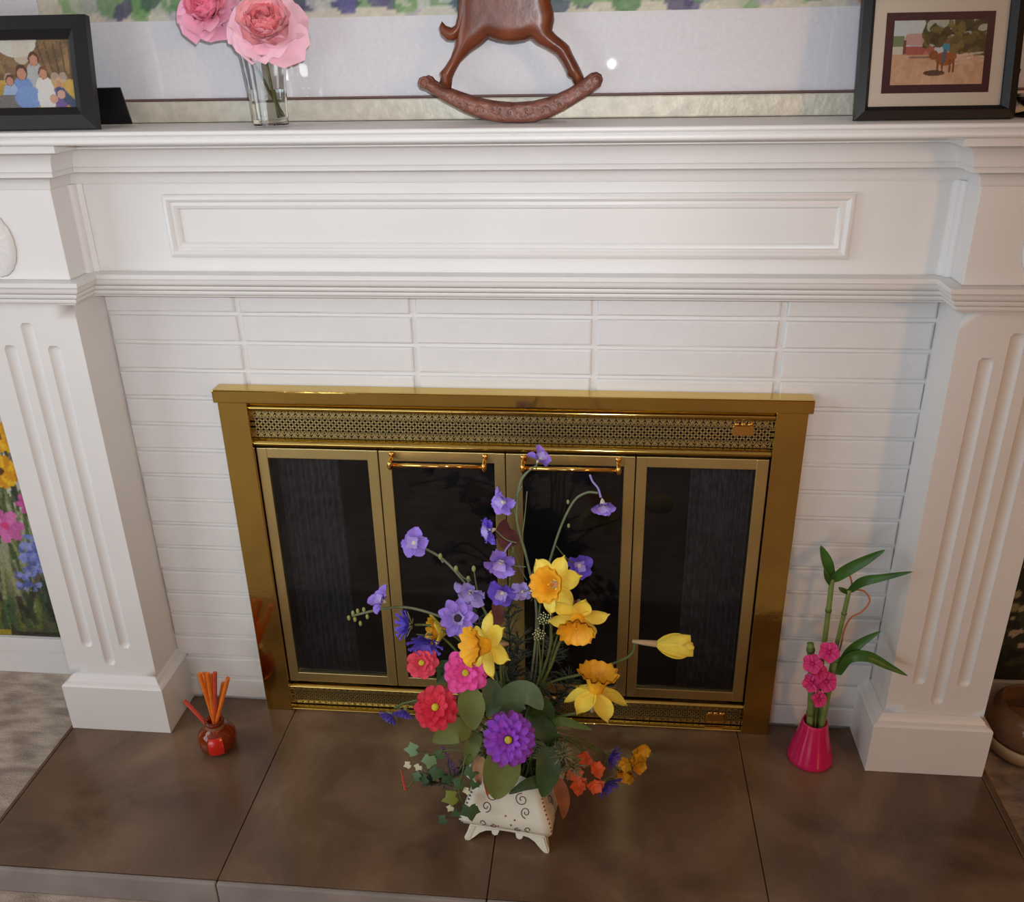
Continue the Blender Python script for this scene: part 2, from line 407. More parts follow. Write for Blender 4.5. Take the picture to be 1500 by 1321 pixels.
# ================================================================== MANTEL
mantel = thing('fireplace_mantel', 'white painted wooden fireplace mantel with fluted pilasters and long panelled frieze', 'mantel', (.70, -.09, 0))
YS, YC, X0, X1, X0o, X1o = -.092, -.033, .003, 1.394, -.176, 1.568
PATH = [(X0o, .126), (X0o, YS), (X0, YS), (X0, YC), (X1, YC), (X1, YS), (X1o, YS), (X1o, .126)]
def mould(prof, path):
    rings = []
    n = len(path)
    dirs = [Vector((path[i+1][0]-path[i][0], path[i+1][1]-path[i][1])).normalized() for i in range(n-1)]
    R = lambda d: Vector((d.y, -d.x))
    for i in range(n):
        if i == 0: off = R(dirs[0])
        elif i == n-1: off = R(dirs[-1])
        else:
            a, b = R(dirs[i-1]), R(dirs[i]); off = (a+b)/(1+a.dot(b))
        rings.append([(path[i][0]+off.x*d, path[i][1]+off.y*d, z) for d, z in prof])
    return MB().rings(rings)
def arc(d0, z0, d1, z1, n=6, concave=True):
    out = []
    for i in range(n+1):
        t = PI/2*i/n
        out.append((lerp(d0, d1, 1-math.cos(t)) if concave else lerp(d0, d1, math.sin(t)), lerp(z0, z1, math.sin(t) if concave else 1-math.cos(t))))
    return out
neck = [(-.02, .876), (.0105, .876)] + arc(.0115, .8785, .017, .8855, 4, False) + [(.0165, .8868)] + arc(.0185, .8882, .0235, .895, 4, False) + [(.023, .8963)] + arc(.0255, .898, .032, .9085, 5, False) + [(.0345, .9105), (.0345, .9175), (-.02, .9175)]
obj('necking_moulding', mould(neck, PATH), WHITE, mantel, auto=50)
corn = [(-.02, 1.058), (.0135, 1.058)] + arc(.0145, 1.0605, .029, 1.0775, 6) + [(.0345, 1.0785), (.0345, 1.0845), (.0355, 1.086)] + arc(.0365, 1.087, .0595, 1.1155, 8) + [(.065, 1.1165), (.065, 1.1285), (-.02, 1.1285)]
obj('cornice_moulding', mould(corn, PATH), WHITE, mantel, auto=40)
def bead(y, z, r, n=6): return [(y-r*math.cos(-PI/2+PI*i/n), z+r*math.sin(-PI/2+PI*i/n)) for i in range(n+1)]
sh = [(.004, 1.1287), (-.176, 1.1287)] + bead(-.176, 1.1335, .0047) + [(-.1775, 1.1395)] + bead(-.178, 1.1438, .0037) + [(.004, 1.1475)]
obj('shelf', MB().prism_x(sh, -.265, 1.657), WHITE, mantel, auto=50)
for xa, xb in ((X0o-.0125, X0+.0125), (X1-.0125, X1o+.0125)):
    obj('pilaster_block', MB().box(xa, xb, YS-.0125, .003, .9176, 1.0579, .0015), WHITE, mantel)
obj('frieze_board', MB().box(X0+.013, X1-.013, YC-.0065, .003, .9176, 1.0579), WHITE, mantel)
for xa, sg in ((X0+.0126, 1), (X1-.0126, -1)):       # vertical corner mouldings
    prof = [(xa, YC-.006), (xa, YC-.024)] + [(xa+sg*(.003+.006*math.sin(PI/2*i/4)), YC-.024+.010*(1-math.cos(PI/2*i/4))) for i in range(5)] + [(xa+sg*.011, YC-.013), (xa+sg*.016, YC-.010), (xa+sg*.016, YC-.006)]
    obj('corner_moulding', MB().rings([[(x, y, z) for x, y in prof] for z in (.9177, 1.0578)]), WHITE, mantel, auto=35)
# raised panel moulding on the frieze
px0, px1, pz0, pz1 = .1612, 1.2308, .9415, 1.0405
pprof = [(0, .0005), (0, .006), (.003, .0085), (.007, .0095), (.0105, .0075), (.012, .0045), (.0135, .0045), (.0165, .0060), (.020, .0045), (.0225, .002), (.0235, .0005)]
R = []
for cx, cz, sx, sz in ((px0, pz0, 1, 1), (px1, pz0, -1, 1), (px1, pz1, -1, -1), (px0, pz1, 1, -1), (px0, pz0, 1, 1)):
    R.append([(cx+sx*d, YC-.0065-h, cz+sz*d) for d, h in pprof])
obj('frieze_panel_moulding', MB().rings(R, True, False), WHITE, mantel, auto=40)
def shaft(xa, xb):
    mb = MB(); za, zb = .116, .8765; xc = (xa+xb)/2; wf = .0105
    fl_ = [(xc-.0385, .198, .793), (xc, .156, .832), (xc+.0385, .198, .793)]
    xs = sorted(set([xa, xb] + [round(fx+t*wf*1.05, 5) for fx, *_ in fl_ for t in np.linspace(-1, 1, 13)]))
    zs = sorted(set([za, zb] + [round(e+s*t, 5) for _, a, b in fl_ for e, s in ((a, 1), (b, -1)) for t in np.linspace(-.0105, .012, 10)]))
    def depth(x, z):
        for fx, a, b in fl_:
            zz = max(a+0-z, z-b, 0) if False else (a-z if z < a else (z-b if z > b else 0))
            d = math.hypot(x-fx, zz)/wf
            if d < 1: return .0058*math.sqrt(1-d*d)
        return 0
    nx = len(xs)
    vs = [(x, YS+depth(x, z), z) for z in zs for x in xs]
    fs = [(j*nx+i, j*nx+i+1, (j+1)*nx+i+1, (j+1)*nx+i) for j in range(len(zs)-1) for i in range(nx-1)]
    mb.add(vs, fs)
    mb.add([(xa, YS, za), (xa, YS, zb), (xa, .126, zb), (xa, .126, za)], [(0, 1, 2, 3)])
    mb.add([(xb, YS, za), (xb, YS, zb), (xb, .003, zb), (xb, .003, za)], [(0, 3, 2, 1)])
    me = mb.mesh('pilaster_shaft', WHITE, False, fix=False)
    me.polygons.foreach_set('use_smooth', [True]*len(me.polygons))
    bm = bmesh.new(); bm.from_mesh(me); bmesh.ops.remove_doubles(bm, verts=bm.verts[:], dist=1e-5)
    bmesh.ops.recalc_face_normals(bm, faces=bm.faces[:])
    for e in bm.edges:
        if len(e.link_faces) == 2 and e.calc_face_angle(0) > .6: e.smooth = False
    bm.to_mesh(me); bm.free()
    return link('pilaster_shaft', me, mantel, Matrix.Translation(-Vector(mantel['_loc'])))
shaft(X0o, X0); shaft(X1, X1o)
for xa, xb in ((-.186, .0205), (1.3705, 1.580)):
    mb = MB()
    def rg(d, z): return [(xa+d, -.114+d, z), (xb-d, -.114+d, z), (xb-d, .003, z), (xa+d, .003, z)]
    mb.rings([rg(0, .0005), rg(0, .105), rg(.003, .1085), rg(.010, .1115), rg(.0135, .118), rg(.0195, .1225)])
    obj('plinth', mb, WHITE, mantel)
def shell(cx, cz):
    mb = MB(); n = 44
    def fr(i, a, r, z): return (r*(1+.035*abs(math.sin(9*a)))*(1.0), z*(1+.25*math.cos(18*a)*(1 if 0 < i < 5 else 0)))
    mb.lathe([(.036, 0), (.034, .003), (.027, .0055), (.018, .007), (.008, .008), (.003, .0085)], (0, 0, 0), n, fr)
    mb.xf(Matrix.Translation((cx, YS-.0125, cz)) @ Matrix.Diagonal((1, 1, 1.42, 1)) @ Matrix.Rotation(PI/2, 4, 'X'))
    obj('shell_ornament', mb, WHITE, mantel, smooth=True)
shell(-.099, .974); shell(1.49, .974)

# ================================================================== BRASS FIREPLACE DOORS
doors = thing('fireplace_door_set', 'polished brass fireplace surround with four smoked glass bifold doors', 'fireplace door', (.70, -.02, 0))
obj('top_cap', MB().box(.185, 1.2135, -.034, -.001, .683, .707, .0025), BRASS, doors)
for xa, xb in ((.191, .2435), (1.1545, 1.206)):
    obj('side_leg', MB().box(xa, xb, -.030, -.001, .0005, .6825, .001), BRASS, doors)
obj('backing', MB().box(.2437, 1.1543, -.0085, -.0065, .594, .6825), BLACKM, doors)
obj('backing', MB().box(.2437, 1.1543, -.0085, -.0065, .001, .066), BLACKM, doors)
def rail(z0, z1, y=-.024, m_=BRASS, name='rail'):
    r = (z1-z0)/2; prof = [(-.009, z0), (-.009, z1)] + [(y+.006-.008*math.sin(PI*i/8), z1-(z1-z0)*i/8) for i in range(9)]
    return obj(name, MB().prism_x(prof, .2440, 1.1540), m_, doors, auto=60)
rail(.6625, .6785); rail(.5945, .6095)
obj('rail', MB().box(.2440, 1.1540, -.0235, -.009, .679, .6828, .001), BRASS2, doors)
rail(.0515, .0615, -.022); rail(.0006, .0060, -.026)
# pierced filigree screens: real lattice bars and arches
def filigree(name, z0, z1):
    mb = MB(); y0, y1 = -.0150, -.0125; x0, x1 = .2440, 1.1540; h = z1-z0; bz = h*.24
    def bar(xa, za, xb, zb, t):
        d = Vector((xb-xa, zb-za)); nn = Vector((-d.y, d.x)).normalized()*t
        P = [(xa+nn.x, za+nn.y), (xa-nn.x, za-nn.y), (xb-nn.x, zb-nn.y), (xb+nn.x, zb+nn.y)]
        mb.add([(x, y0, z) for x, z in P]+[(x, y1, z) for x, z in P], [(0, 1, 2, 3), (0, 4, 5, 1), (1, 5, 6, 2), (2, 6, 7, 3), (3, 7, 4, 0)])
    for z in (z0+.0008, z0+bz, z1-bz, z1-.0008): mb.box(x0, x1, y0, y1, z-.0007, z+.0007)
    hh = h-2*bz; p = hh/2.5; k = -3
    while x0+k*p < x1:
        xa = x0+k*p
        ta, tb = max(0, (x0-xa)/hh), min(1, (x1-xa)/hh)
        if tb-ta > .05: bar(xa+ta*hh, z0+bz+ta*hh, xa+tb*hh, z0+bz+tb*hh, .0013); bar(xa+ta*hh, z1-bz-ta*hh, xa+tb*hh, z1-bz-tb*hh, .0013)
        k += 1
    q = .0122; n = int((x1-x0)/q)
    for i in range(n):
        xc = x0+(i+.5)*(x1-x0)/n
        for zb_, sg in ((z1-bz, 1), (z0+bz, -1)):
            for rr in (.0052, .0026):
                prev = None
                for t in range(6):
                    a = PI*t/5; pt = (xc+rr*math.cos(a), zb_+sg*(bz-.0008)*rr/.0052*math.sin(a))
                    if prev: bar(*prev, *pt, .0010)
                    prev = pt
            bar(xc-q/2, zb_, xc-q/2, zb_+sg*bz, .0011)
    o = obj(name, mb, BRASS2, doors); o['kind'] = 'stuff'; return o
filigree('filigree_screen', .6110, .6610); filigree('filigree_screen', .0085, .0500)
for zz in (.6445, .0255):
    b_ = obj('badge', MB().box(1.0865, 1.1215, -.0185, -.0151, zz-.010, zz+.008, .001), BRASSB, doors)
    mb = MB()
    for k in range(3): mb.sphere((1.093+k*.011, -.0175, zz+.0105), .0042, 8, (1.2, .5, .8))
    obj('crest', mb, BRASSB, b_, smooth=True, M=Matrix.Translation(-Vector(doors['_loc'])) if False else Matrix.Identity(4))
GLASSD = pane_mat('smoked_glass', (.55, .55, .57), .02, 1.45, .03)
dx = [.2440, .4687, .6975, .9262, 1.1538]
gx = [(.2640, .4484), (.4917, .6776), (.7274, .9058), (.9459, 1.1320)]
dz0, dz1, gz0, gz1 = .0690, .5915, .0905, .5715
for i in range(4):
    xa, xb = dx[i]+.0009, dx[i+1]-.0009; ga, gb = gx[i]
    mb = MB(); c = .0012; ya, yb = -.020, -.010
    mb.box(xa, ga, ya, yb, dz0, dz1, c); mb.box(gb, xb, ya, yb, dz0, dz1, c)
    mb.box(ga-.001, gb+.001, ya+.0006, yb, gz1, dz1, c); mb.box(ga-.001, gb+.001, ya+.0006, yb, dz0, gz0, c)
    if i == 0: mb.box(xa-.0, xa+.001, ya+.002, yb, dz0, dz1)
    d = obj('door', mb, BRASS2, doors)
    obj('pane', MB().box(ga-.002, gb+.002, -.0155, -.0125, gz0-.002, gz1+.002), GLASSD, d, M=Matrix.Identity(4))
    if i in (1, 2):
        ha, hb = (.4945, .6620) if i == 1 else (.7300, .8960)
        mb = MB(); hz_ = .5745
        mb.tube([(ha, -.042, hz_), (hb, -.042, hz_)], .0036, 10)
        for hx in (ha, hb):
            mb.tube([(hx, -.0205, hz_+.006), (hx, -.034, hz_+.005), (hx, -.042, hz_)], [.0045, .0035, .004], 10)
            mb.sphere((hx, -.043, hz_), .0062, 12, (.8, .9, 1.5)); mb.sphere((hx, -.0225, hz_+.012), .006, 10, (1, .6, .8))
        obj('handle', mb, BRASSB, d, smooth=True, M=Matrix.Identity(4))
# mesh fire curtains hang inside the opening
for xa, xb, lab in ((.252, .37, 'grey wire mesh fire curtain drawn aside behind the leftmost glass door'), (1.03, 1.142, 'grey wire mesh fire curtain bunched behind the rightmost glass door')):
    mb = MB(); n = 60; P = []
    for i in range(n+1):
        x = lerp(xa, xb, i/n); P.append((x, .055+.010*math.sin(i*1.05)+.004*math.sin(i*.37)))
    mb.rings([[(x, y, .01) for x, y in P], [(x, y, .655) for x, y in P]], False, False)
    tag(obj('fire_curtain', mb, MESHC, smooth=True), lab, 'fire curtain')

# ================================================================== PAINTINGS BESIDE THE MANTEL
def px2(x, y, Y=.118): p = at(x, y, Y); return p.x, p.z
c = Canvas(-.78, -.185, .0455, .78, 170, 210, (120, 122, 96))
zt = (c.Z-.0455)/.73
c.C[:] = (np.array((66, 70, 38))[None, None]*(1-np.clip(zt*1.8, 0, 1))[..., None]+np.array((196, 196, 178))[None, None]*np.clip(zt*1.8, 0, 1)[..., None])
for k in range(420):
    x = c.rng.uniform(-.78, -.185); z = c.rng.uniform(.03, .5); l = c.rng.uniform(.05, .16); s_ = c.rng.uniform(-.03, .03)
    c.line(x, z, x+s_, z+l, c.rng.uniform(.002, .006), [(58, 74, 34), (84, 104, 46), (40, 46, 30), (120, 134, 76), (150, 150, 116), (86, 76, 66)][c.rng.randint(6)], .7)
for k in range(70):
    x = c.rng.uniform(-.78, -.185); z = c.rng.uniform(.045, .10)
    c.line(x, z, x+c.rng.uniform(-.03, .03), z+c.rng.uniform(.04, .10), .007, [(60, 84, 52), (44, 60, 40), (96, 104, 40), (36, 34, 24)][c.rng.randint(4)], .75)
c.rect(-.45, -.18, .0455, .057, (44, 36, 26), .9); c.rect(-.78, -.45, .0455, .06, (170, 150, 30), .8)
for fx, fy, r, n, col, ctr, c2 in ((-2, 640, .035, 11, (226, 176, 24), (120, 70, 10), (214, 150, 10)), (0, 690, .040, 13, (232, 178, 22), (90, 50, 14), (208, 140, 8)), (8, 770, .042, 7, (216, 112, 176), (206, 60, 120), (196, 92, 158)),
                             (40, 738, .026, 6, (196, 80, 150), (180, 60, 120), None), (-40, 720, .04, 12, (228, 180, 40), (120, 70, 10), None), (-30, 850, .035, 7, (200, 96, 170), (210, 80, 130), None), (-70, 780, .04, 7, (216, 112, 176), (206, 60, 120), None)):
    x, z = px2(fx, fy); c.flower(x, z, r, n, col, ctr, c2)
for (bx, by) in ((45, 808), (40, 850), (50, 800), (44, 826)):
    x, z = px2(bx, by); c.blobs(26, x-.025, x+.025, z-.025, z+.025, .007, [(110, 122, 190), (136, 146, 208), (86, 92, 160)], .85)
c.noise(7)
p1 = thing('flower_painting', 'garden flower painting with yellow daisies and pink cosmos beside the mantel', 'painting', (-.48, .122, .0065))
c.build('painted_canvas', .118, p1)
obj('frame', MB().box(-.80, -.179, .119, .1295, .0065, .80).box(-.80, -.179, .1105, .1188, .0065, .044, .0015), WHITE, p1)
c = Canvas(1.575, 2.15, .0455, .78, 150, 190, (30, 32, 24))
c.blobs(500, 1.575, 2.15, .04, .78, .016, [(24, 28, 22), (40, 46, 28), (18, 20, 26), (54, 60, 34), (30, 34, 40)], .8, 1.8)
x, z = px2(1490, 890); c.blobs(34, x-.03, x+.12, z-.09, z+.10, .009, [(176, 168, 130), (150, 140, 104), (190, 176, 150), (60, 70, 36)], .8)
c.blobs(90, 1.7, 2.15, .3, .75, .014, [(176, 168, 130), (150, 140, 104), (190, 120, 150), (60, 70, 36)], .8)
c.noise(6)
p2 = thing('flower_painting', 'dark foliage painting dotted with small cream blossoms beside the mantel', 'painting', (1.86, .122, .0065))
c.build('painted_canvas', .118, p2)
obj('frame', MB().box(1.571, 2.17, .119, .1295, .0065, .80).box(1.571, 2.17, .1105, .1188, .0065, .044, .0015), WHITE, p2)

# ================================================================== SHELF ITEMS
ZS = 1.1475
# --- big framed watercolour leaning on the wall
art = thing('framed_watercolor', 'wide framed garden watercolor with linen mat leaning behind the shelf items', 'framed art', (.75, -.03, ZS))
TM = Matrix.Rotation(math.radians(-2.4), 4, 'X')
ax0, ax1, ah = -.88, .88, .62
SILV = mat('silver_leaf_frame', (190, 184, 170), .5, metal=.25, var=.14, vscale=45, bump=.22, bscale=140)
LINEN = mat('linen_mat_board', (236, 229, 233), .9, var=.03, vscale=160, bump=.15, bscale=300)
def fr4(name, w_, yf, m_, o0=0.0, yb=.0):
    for k, (a, b, c_, d) in enumerate(((ax0+o0, ax1-o0, o0, o0+w_), (ax0+o0, ax1-o0, ah-o0-w_, ah-o0), (ax0+o0, ax0+o0+w_, o0+w_, ah-o0-w_), (ax1-o0-w_, ax1-o0, o0+w_, ah-o0-w_))):
        obj(name, MB().box(a, b, yf, yb, c_, d, .002), m_, art, M=TM)
fr4('frame_rail', .030, -.020, SILV)
fr4('gold_lip', .0035, -.0135, mat('mauve_lip', (104, 78, 76), .5), .0302)
obj('backing_board', MB().box(ax0+.01, ax1-.01, -.0015, .002, .01, ah-.01), mat('kraft_board', (150, 120, 84), .8), art, M=TM)
mo = .032
obj('mat_board', MB().box(ax0+mo, ax1-mo, -.0055, -.0020, .032, .141).box(ax0+mo, ax1-mo, -.0055, -.0020, ah-.13, ah-.033).box(ax0+mo, ax0+mo+.11, -.0055, -.0020, .141, ah-.13).box(ax1-mo-.11, ax1-mo, -.0055, -.0020, .141, ah-.13), LINEN, art, M=TM)
c = Canvas(ax0+.13, ax1-.13, .135, ah-.12, 330, 90, (226, 214, 196))
c.rect(-.70, .72, .152, .48, (150, 176, 132))
c.blobs(1500, -.69, .71, .155, .47, .020, [(96, 140, 92), (120, 160, 104), (84, 104, 124), (104, 96, 140), (140, 180, 120), (70, 96, 84), (196, 186, 200), (214, 206, 190), (90, 84, 120)], .75)
c.blobs(40, .10, .62, .155, .22, .018, [(200, 140, 120), (206, 150, 128), (214, 190, 160)], .8)
c.blobs(30, -.32, -.05, .155, .20, .014, [(86, 80, 132), (110, 104, 160), (220, 214, 210)], .8)
c.noise(5)
c.build('watercolor_print', -.0016, art, TM, .7)
obj('glass', MB().box(ax0+.0315, ax1-.0315, -.0085, -.0065, .0315, ah-.0315), pane_mat('picture_glass', (.97, .98, .98), .01, 1.45), art, M=TM)

# --- photo frames
def photo_frame(label, cx, w_, h_, rail_w, y, tilt, rz, canvas, name_mat=None, mats=None):
    root = thing('photo_frame', label, 'photo frame', (cx, y, ZS))
    Mx = Matrix.Rotation(rz, 4, 'Z') @ Matrix.Rotation(-tilt, 4, 'X')
    x0, x1 = -w_/2, w_/2
    def rail_p(A, B, C, D):       # mitred, bevelled rail from outer A,B to inner C,D
        mb = MB()
        def q(p, yy): return (p[0], yy, p[1])
        mid = lambda P, Q: (lerp(P[0], Q[0], .62), lerp(P[1], Q[1], .62))
        a, b, c_, d = A, B, C, D
        R0 = [q(a, .0), q(a, -.013), q(mid(a, c_), -.0165), q(c_, -.0075), q(c_, 0)]
        R1 = [q(b, .0), q(b, -.013), q(mid(b, d), -.0165), q(d, -.0075), q(d, 0)]
        mb.rings([R0, R1]); obj('frame_rail', mb, BLACKF, root, M=Mx)
    O = [(x0, .0), (x1, .0), (x1, h_), (x0, h_)]; I = [(x0+rail_w, rail_w), (x1-rail_w, rail_w), (x1-rail_w, h_-rail_w), (x0+rail_w, h_-rail_w)]
    for k in range(4): rail_p(O[k], O[(k+1) % 4], I[k], I[(k+1) % 4])
    obj('back_panel', MB().box(x0+.004, x1-.004, .0002, .003, .004, h_-.004), BLACKM, root, M=Mx)
    if mats:
        for (mw, mc, yy) in mats:
            obj('mat_board', MB().box(x0+mw, x1-mw, yy, -.0002, mw, h_-mw), mc, root, M=Mx)
    canvas.build('photo_print', -.0050 if mats else -.003, root, Mx, .4)
    obj('glass', MB().box(x0+rail_w-.001, x1-rail_w+.001, -.0070, -.0060, rail_w-.001, h_-rail_w+.001), pane_mat('frame_glass', (.97, .97, .97), .02, 1.3), root, M=Mx)
    obj('easel_strut', MB().box(w_*.5-.035, w_*.5+.020, .0035, .0065, 0, h_*.36), BLACKF, root, M=Matrix.Rotation(rz, 4, 'Z') @ Matrix.Translation((0, .055+h_*.6*math.sin(tilt)*0, .001)) @ Matrix.Rotation(math.atan2(.05-h_*.58*math.sin(tilt), h_*.6), 4, 'X'))
    return root
# family photograph: generic group on grass under autumn trees
W1, H1 = .225, .150
c = Canvas(-W1/2+.030, W1/2-.030, .029, H1-.029, 120, 90, (150, 120, 82))
w_, h_ = W1-.060, H1-.058
def U(u, v): return (-W1/2+.030+u*w_, .029+v*h_)
c.C[:] = (142, 112, 76)
c.blobs(160, *(-W1/2+.030, W1/2-.030), U(0, .5)[1], U(0, 1)[1], .010, [(160, 124, 84), (126, 98, 66), (104, 84, 58), (170, 138, 96)], .5)
c.ell(*U(.52, .98), .030, .022, (222, 222, 214), .95); c.ell(*U(.56, .86), .014, .020, (214, 206, 190), .8)
c.rect(-1, 1, 0, U(0, .42)[1], (204, 164, 84)); c.blobs(60, -W1/2, W1/2, .024, U(0, .42)[1], .010, [(216, 180, 96), (190, 148, 70), (170, 150, 60)], .5)
c.rect(-1, 1, U(0, .42)[1], U(0, .50)[1], (104, 82, 52), .7)
for k in range(5): c.line(*U(.78+.05*k, .42), *U(.70+.07*k, .95), .0012, (84, 66, 46), .7)
for k in (.42, .83, .9): c.ell(*U(k, .45), .006, .007, (196, 180, 166), .8)
def person(u, v, hair, top, s=1.0, skin=(206, 150, 122)):
    x, z = U(u, v); c.ell(x, z-.024*s, .014*s, .020*s, top); c.ell(x, z, .0075*s, .0092*s, hair); c.ell(x, z-.002*s, .0058*s, .0070*s, skin)
person(.66, .72, (90, 54, 40), (186, 190, 192), 1.05); person(.73, .52, (120, 80, 56), (232, 228, 222), .95); person(.54, .53, (84, 54, 42), (124, 156, 214), 1.15)
person(.43, .42, (96, 60, 44), (170, 190, 226), .85); person(.86, .36, (214, 176, 130), (120, 100, 160), .8)
x, z = U(.40, .10); c.ell(x, z, .034, .010, (128, 124, 122)); x, z = U(.58, .16); c.ell(x, z, .020, .016, (132, 164, 216)); x, z = U(.74, .17); c.ell(x, z, .013, .022, (230, 228, 224))
c.line(*U(.86, .25), *U(.97, .06), .006, (70, 88, 120)); c.ell(*U(.80, .14), .006, .006, (214, 170, 146)); c.ell(*U(.87, .20), .006, .006, (214, 170, 146))
c.noise(5)
photo_frame('black photo frame with a family portrait on golden grass', .026, W1, H1, .0300, -.150, math.radians(11), math.radians(3), c)
# horse photograph
W2, H2 = .205, .166
i0 = .0385
c = Canvas(-W2/2+i0+.005, W2/2-i0-.005, i0+.005, H2-i0-.005, 130, 92, (198, 160, 132))
xa, za, ww, hh = -W2/2+i0+.005, i0+.005, W2-2*i0-.010, H2-2*i0-.010
def U(u, v): return (xa+u*ww, za+v*hh)
c.rect(-1, 1, U(0, .5)[1], 1, (192, 202, 206)); c.rect(-1, U(.12, 0)[0], U(0, .52)[1], U(0, .76)[1], (110, 130, 92)); c.rect(-1, U(.12, 0)[0], U(0, .48)[1], U(0, .60)[1], (200, 196, 180))
c.poly([U(.11, .62), U(.14, .79), U(.36, .80), U(.45, .60)], (186, 150, 146)); c.poly([U(.13, .47), U(.13, .60), U(.45, .60), U(.45, .47)], (164, 84, 84)); c.rect(U(.11, 0)[0], U(.14, 0)[0], U(0, .48)[1], U(0, .70)[1], (104, 60, 60))
c.blobs(170, U(.36, 0)[0], U(1, 0)[0], U(0, .62)[1], U(0, 1)[1], .007, [(54, 54, 30), (78, 74, 36), (40, 38, 24), (110, 100, 50), (190, 196, 190)], .85)
c.blobs(70, U(.62, 0)[0], U(1, 0)[0], U(0, .5)[1], U(0, .75)[1], .006, [(90, 82, 44), (120, 104, 56), (60, 54, 30)], .85)
for v in (.44, .38, .32): c.line(*U(.66, v), *U(.98, v+.05), .0012, (216, 206, 196), .8)
c.blobs(70, xa, xa+ww, za, U(0, .42)[1], .012, [(206, 168, 140), (190, 150, 122), (212, 178, 150)], .5, .4)
c.line(*U(.20, .43), *U(.46, .43), .0014, (110, 84, 80), .7)
c.ell(*U(.58, .40), .013, .0085, (150, 84, 44)); c.ell(*U(.45, .46), .006, .006, (132, 72, 40)); c.line(*U(.46, .46), *U(.53, .42), .0035, (140, 76, 42)); c.ell(*U(.66, .43), .005, .005, (150, 84, 44))
for u in (.50, .55, .63, .67): c.line(*U(u, .38), *U(u+.005, .20), .0013, (120, 66, 38))
c.ell(*U(.47, .18), .014, .0035, (70, 44, 40), .9); c.ell(*U(.58, .58), .0045, .0065, (40, 140, 168)); c.ell(*U(.585, .66), .0028, .0030, (130, 76, 56)); c.line(*U(.57, .52), *U(.56, .36), .0022, (74, 88, 110))
c.noise(5)
CREAMM = mat('cream_mat_board', (214, 204, 190), .8); MAROON = mat('maroon_mat_board', (66, 26, 36), .7)
photo_frame('black photo frame with cream mat and a photo of a rider on a brown horse', 1.2915, W2, H2, .0165, -.128, math.radians(12), math.radians(2), c, mats=[(.0155, CREAMM, -.0030), (.0335, MAROON, -.0040)])

# --- rocking horse
HY = -.105
WOOD = mat('carved_walnut_wood', (120, 62, 38), .34, col2=(92, 44, 26), vscale=30, bump=.12, bscale=60)
WOOD2 = mat('rocker_wood', (132, 84, 68), .42, col2=(104, 60, 48), vscale=55, bump=.6, bscale=110)
horse = thing('rocking_horse', 'carved reddish brown wooden rocking horse on scrolled rockers', 'rocking horse', (.74, HY, ZS))
dz = ZS+.0005 - at(765, 179.5, HY).z
def H(pts, Y=HY): return [(at(x, y, Y).x, at(x, y, Y).z+dz) for x, y in pts]
body = [(671, 0), (671, 26), (668, 45), (667, 60), (666, 68), (660, 85), (651, 99), (644, 107), (646, 113), (644, 121), (650, 130), (661, 131), (663, 115), (667, 105), (675, 91), (690, 76), (705, 66), (716, 56),
        (730, 61), (750, 63.5), (768, 61), (778, 57), (786, 64), (800, 71), (815, 80), (824, 93), (830, 105), (832, 112), (838, 115), (843, 127), (856, 119), (855, 112), (850, 101), (847, 95), (838, 78), (834, 68), (829, 63), (815, 52), (809, 45),
        (812, 30), (811, 18), (807, 3), (806, -14), (814, -36), (828, -56), (842, -66), (858, -58), (868, -62), (870, -72), (856, -88), (842, -104), (838, -116), (830, -106), (812, -100), (792, -78), (778, -48), (760, -30), (735, -24), (705, -28), (684, -22), (673, -10)]
inflate(H(body), HY, .0150, .020, .0042, 'body', WOOD, horse)
inflate(H([(674, -8), (683, -14), (684, 10), (680, 36), (674, 52), (666, 60), (655, 59), (647, 51), (644, 40), (648, 31.5), (654, 38), (662, 41), (668, 37), (671, 24), (672, 6)]), HY-.004, .0085, .010, .003, 'tail', WOOD, horse)
inflate(H([(842, -112), (838, -118), (812, -106), (790, -82), (776, -50), (760, -32), (790, -44), (800, -66), (814, -84), (830, -98)]), HY-.003, .0140, .012, .0035, 'mane', WOOD, horse)
for yy in (HY-.0155, HY+.0155):
    top = [(635, 118), (650, 127), (675, 136), (700, 144), (725, 149), (752, 151), (780, 149), (805, 143), (832, 131), (850, 120), (862, 110)]
    bot = [(876, 128), (860, 140), (832, 157), (806, 171), (785, 178), (765, 179.5), (740, 179), (712, 175), (682, 163), (652, 147), (628, 131)]
    scR = [(866, 107.5), (874, 106), (881, 110), (883, 118), (880, 126)]
    scL = [(619, 128), (615, 121), (617, 114), (624, 111), (631, 113)]
    o = inflate(H(top+scR+bot+scL), yy, .0060, .005, .0040, 'rocker', WOOD2, horse)
    for cx_, cy2 in ((625, 121.5), (873, 117)):
        p = at(cx_, cy2, HY); pts = [(p.x+.0085*(1-t/14)*math.cos(t*.75), yy-.0062, p.z+dz+.0085*(1-t/14)*math.sin(t*.75)) for t in range(12)]
        obj('carved_scroll', MB().tube(pts, .0014, 6), WOOD2, o, smooth=True, M=Matrix.Identity(4))
    for k in range(1, 8):
        xx = 655+k*24; yc = 149+22*(1-((xx-752)/100)**2)*.7
        p = at(xx, yc-2, HY); sg = 1 if k % 2 else -1
        obj('carved_scroll', MB().tube([(p.x+.010*(t/8-.5)+.004*math.cos(t*.9), yy-.0063, p.z+dz+sg*.0045*math.sin(t*.9)) for t in range(9)], .0009, 5), WOOD2, o, smooth=True, M=Matrix.Identity(4))

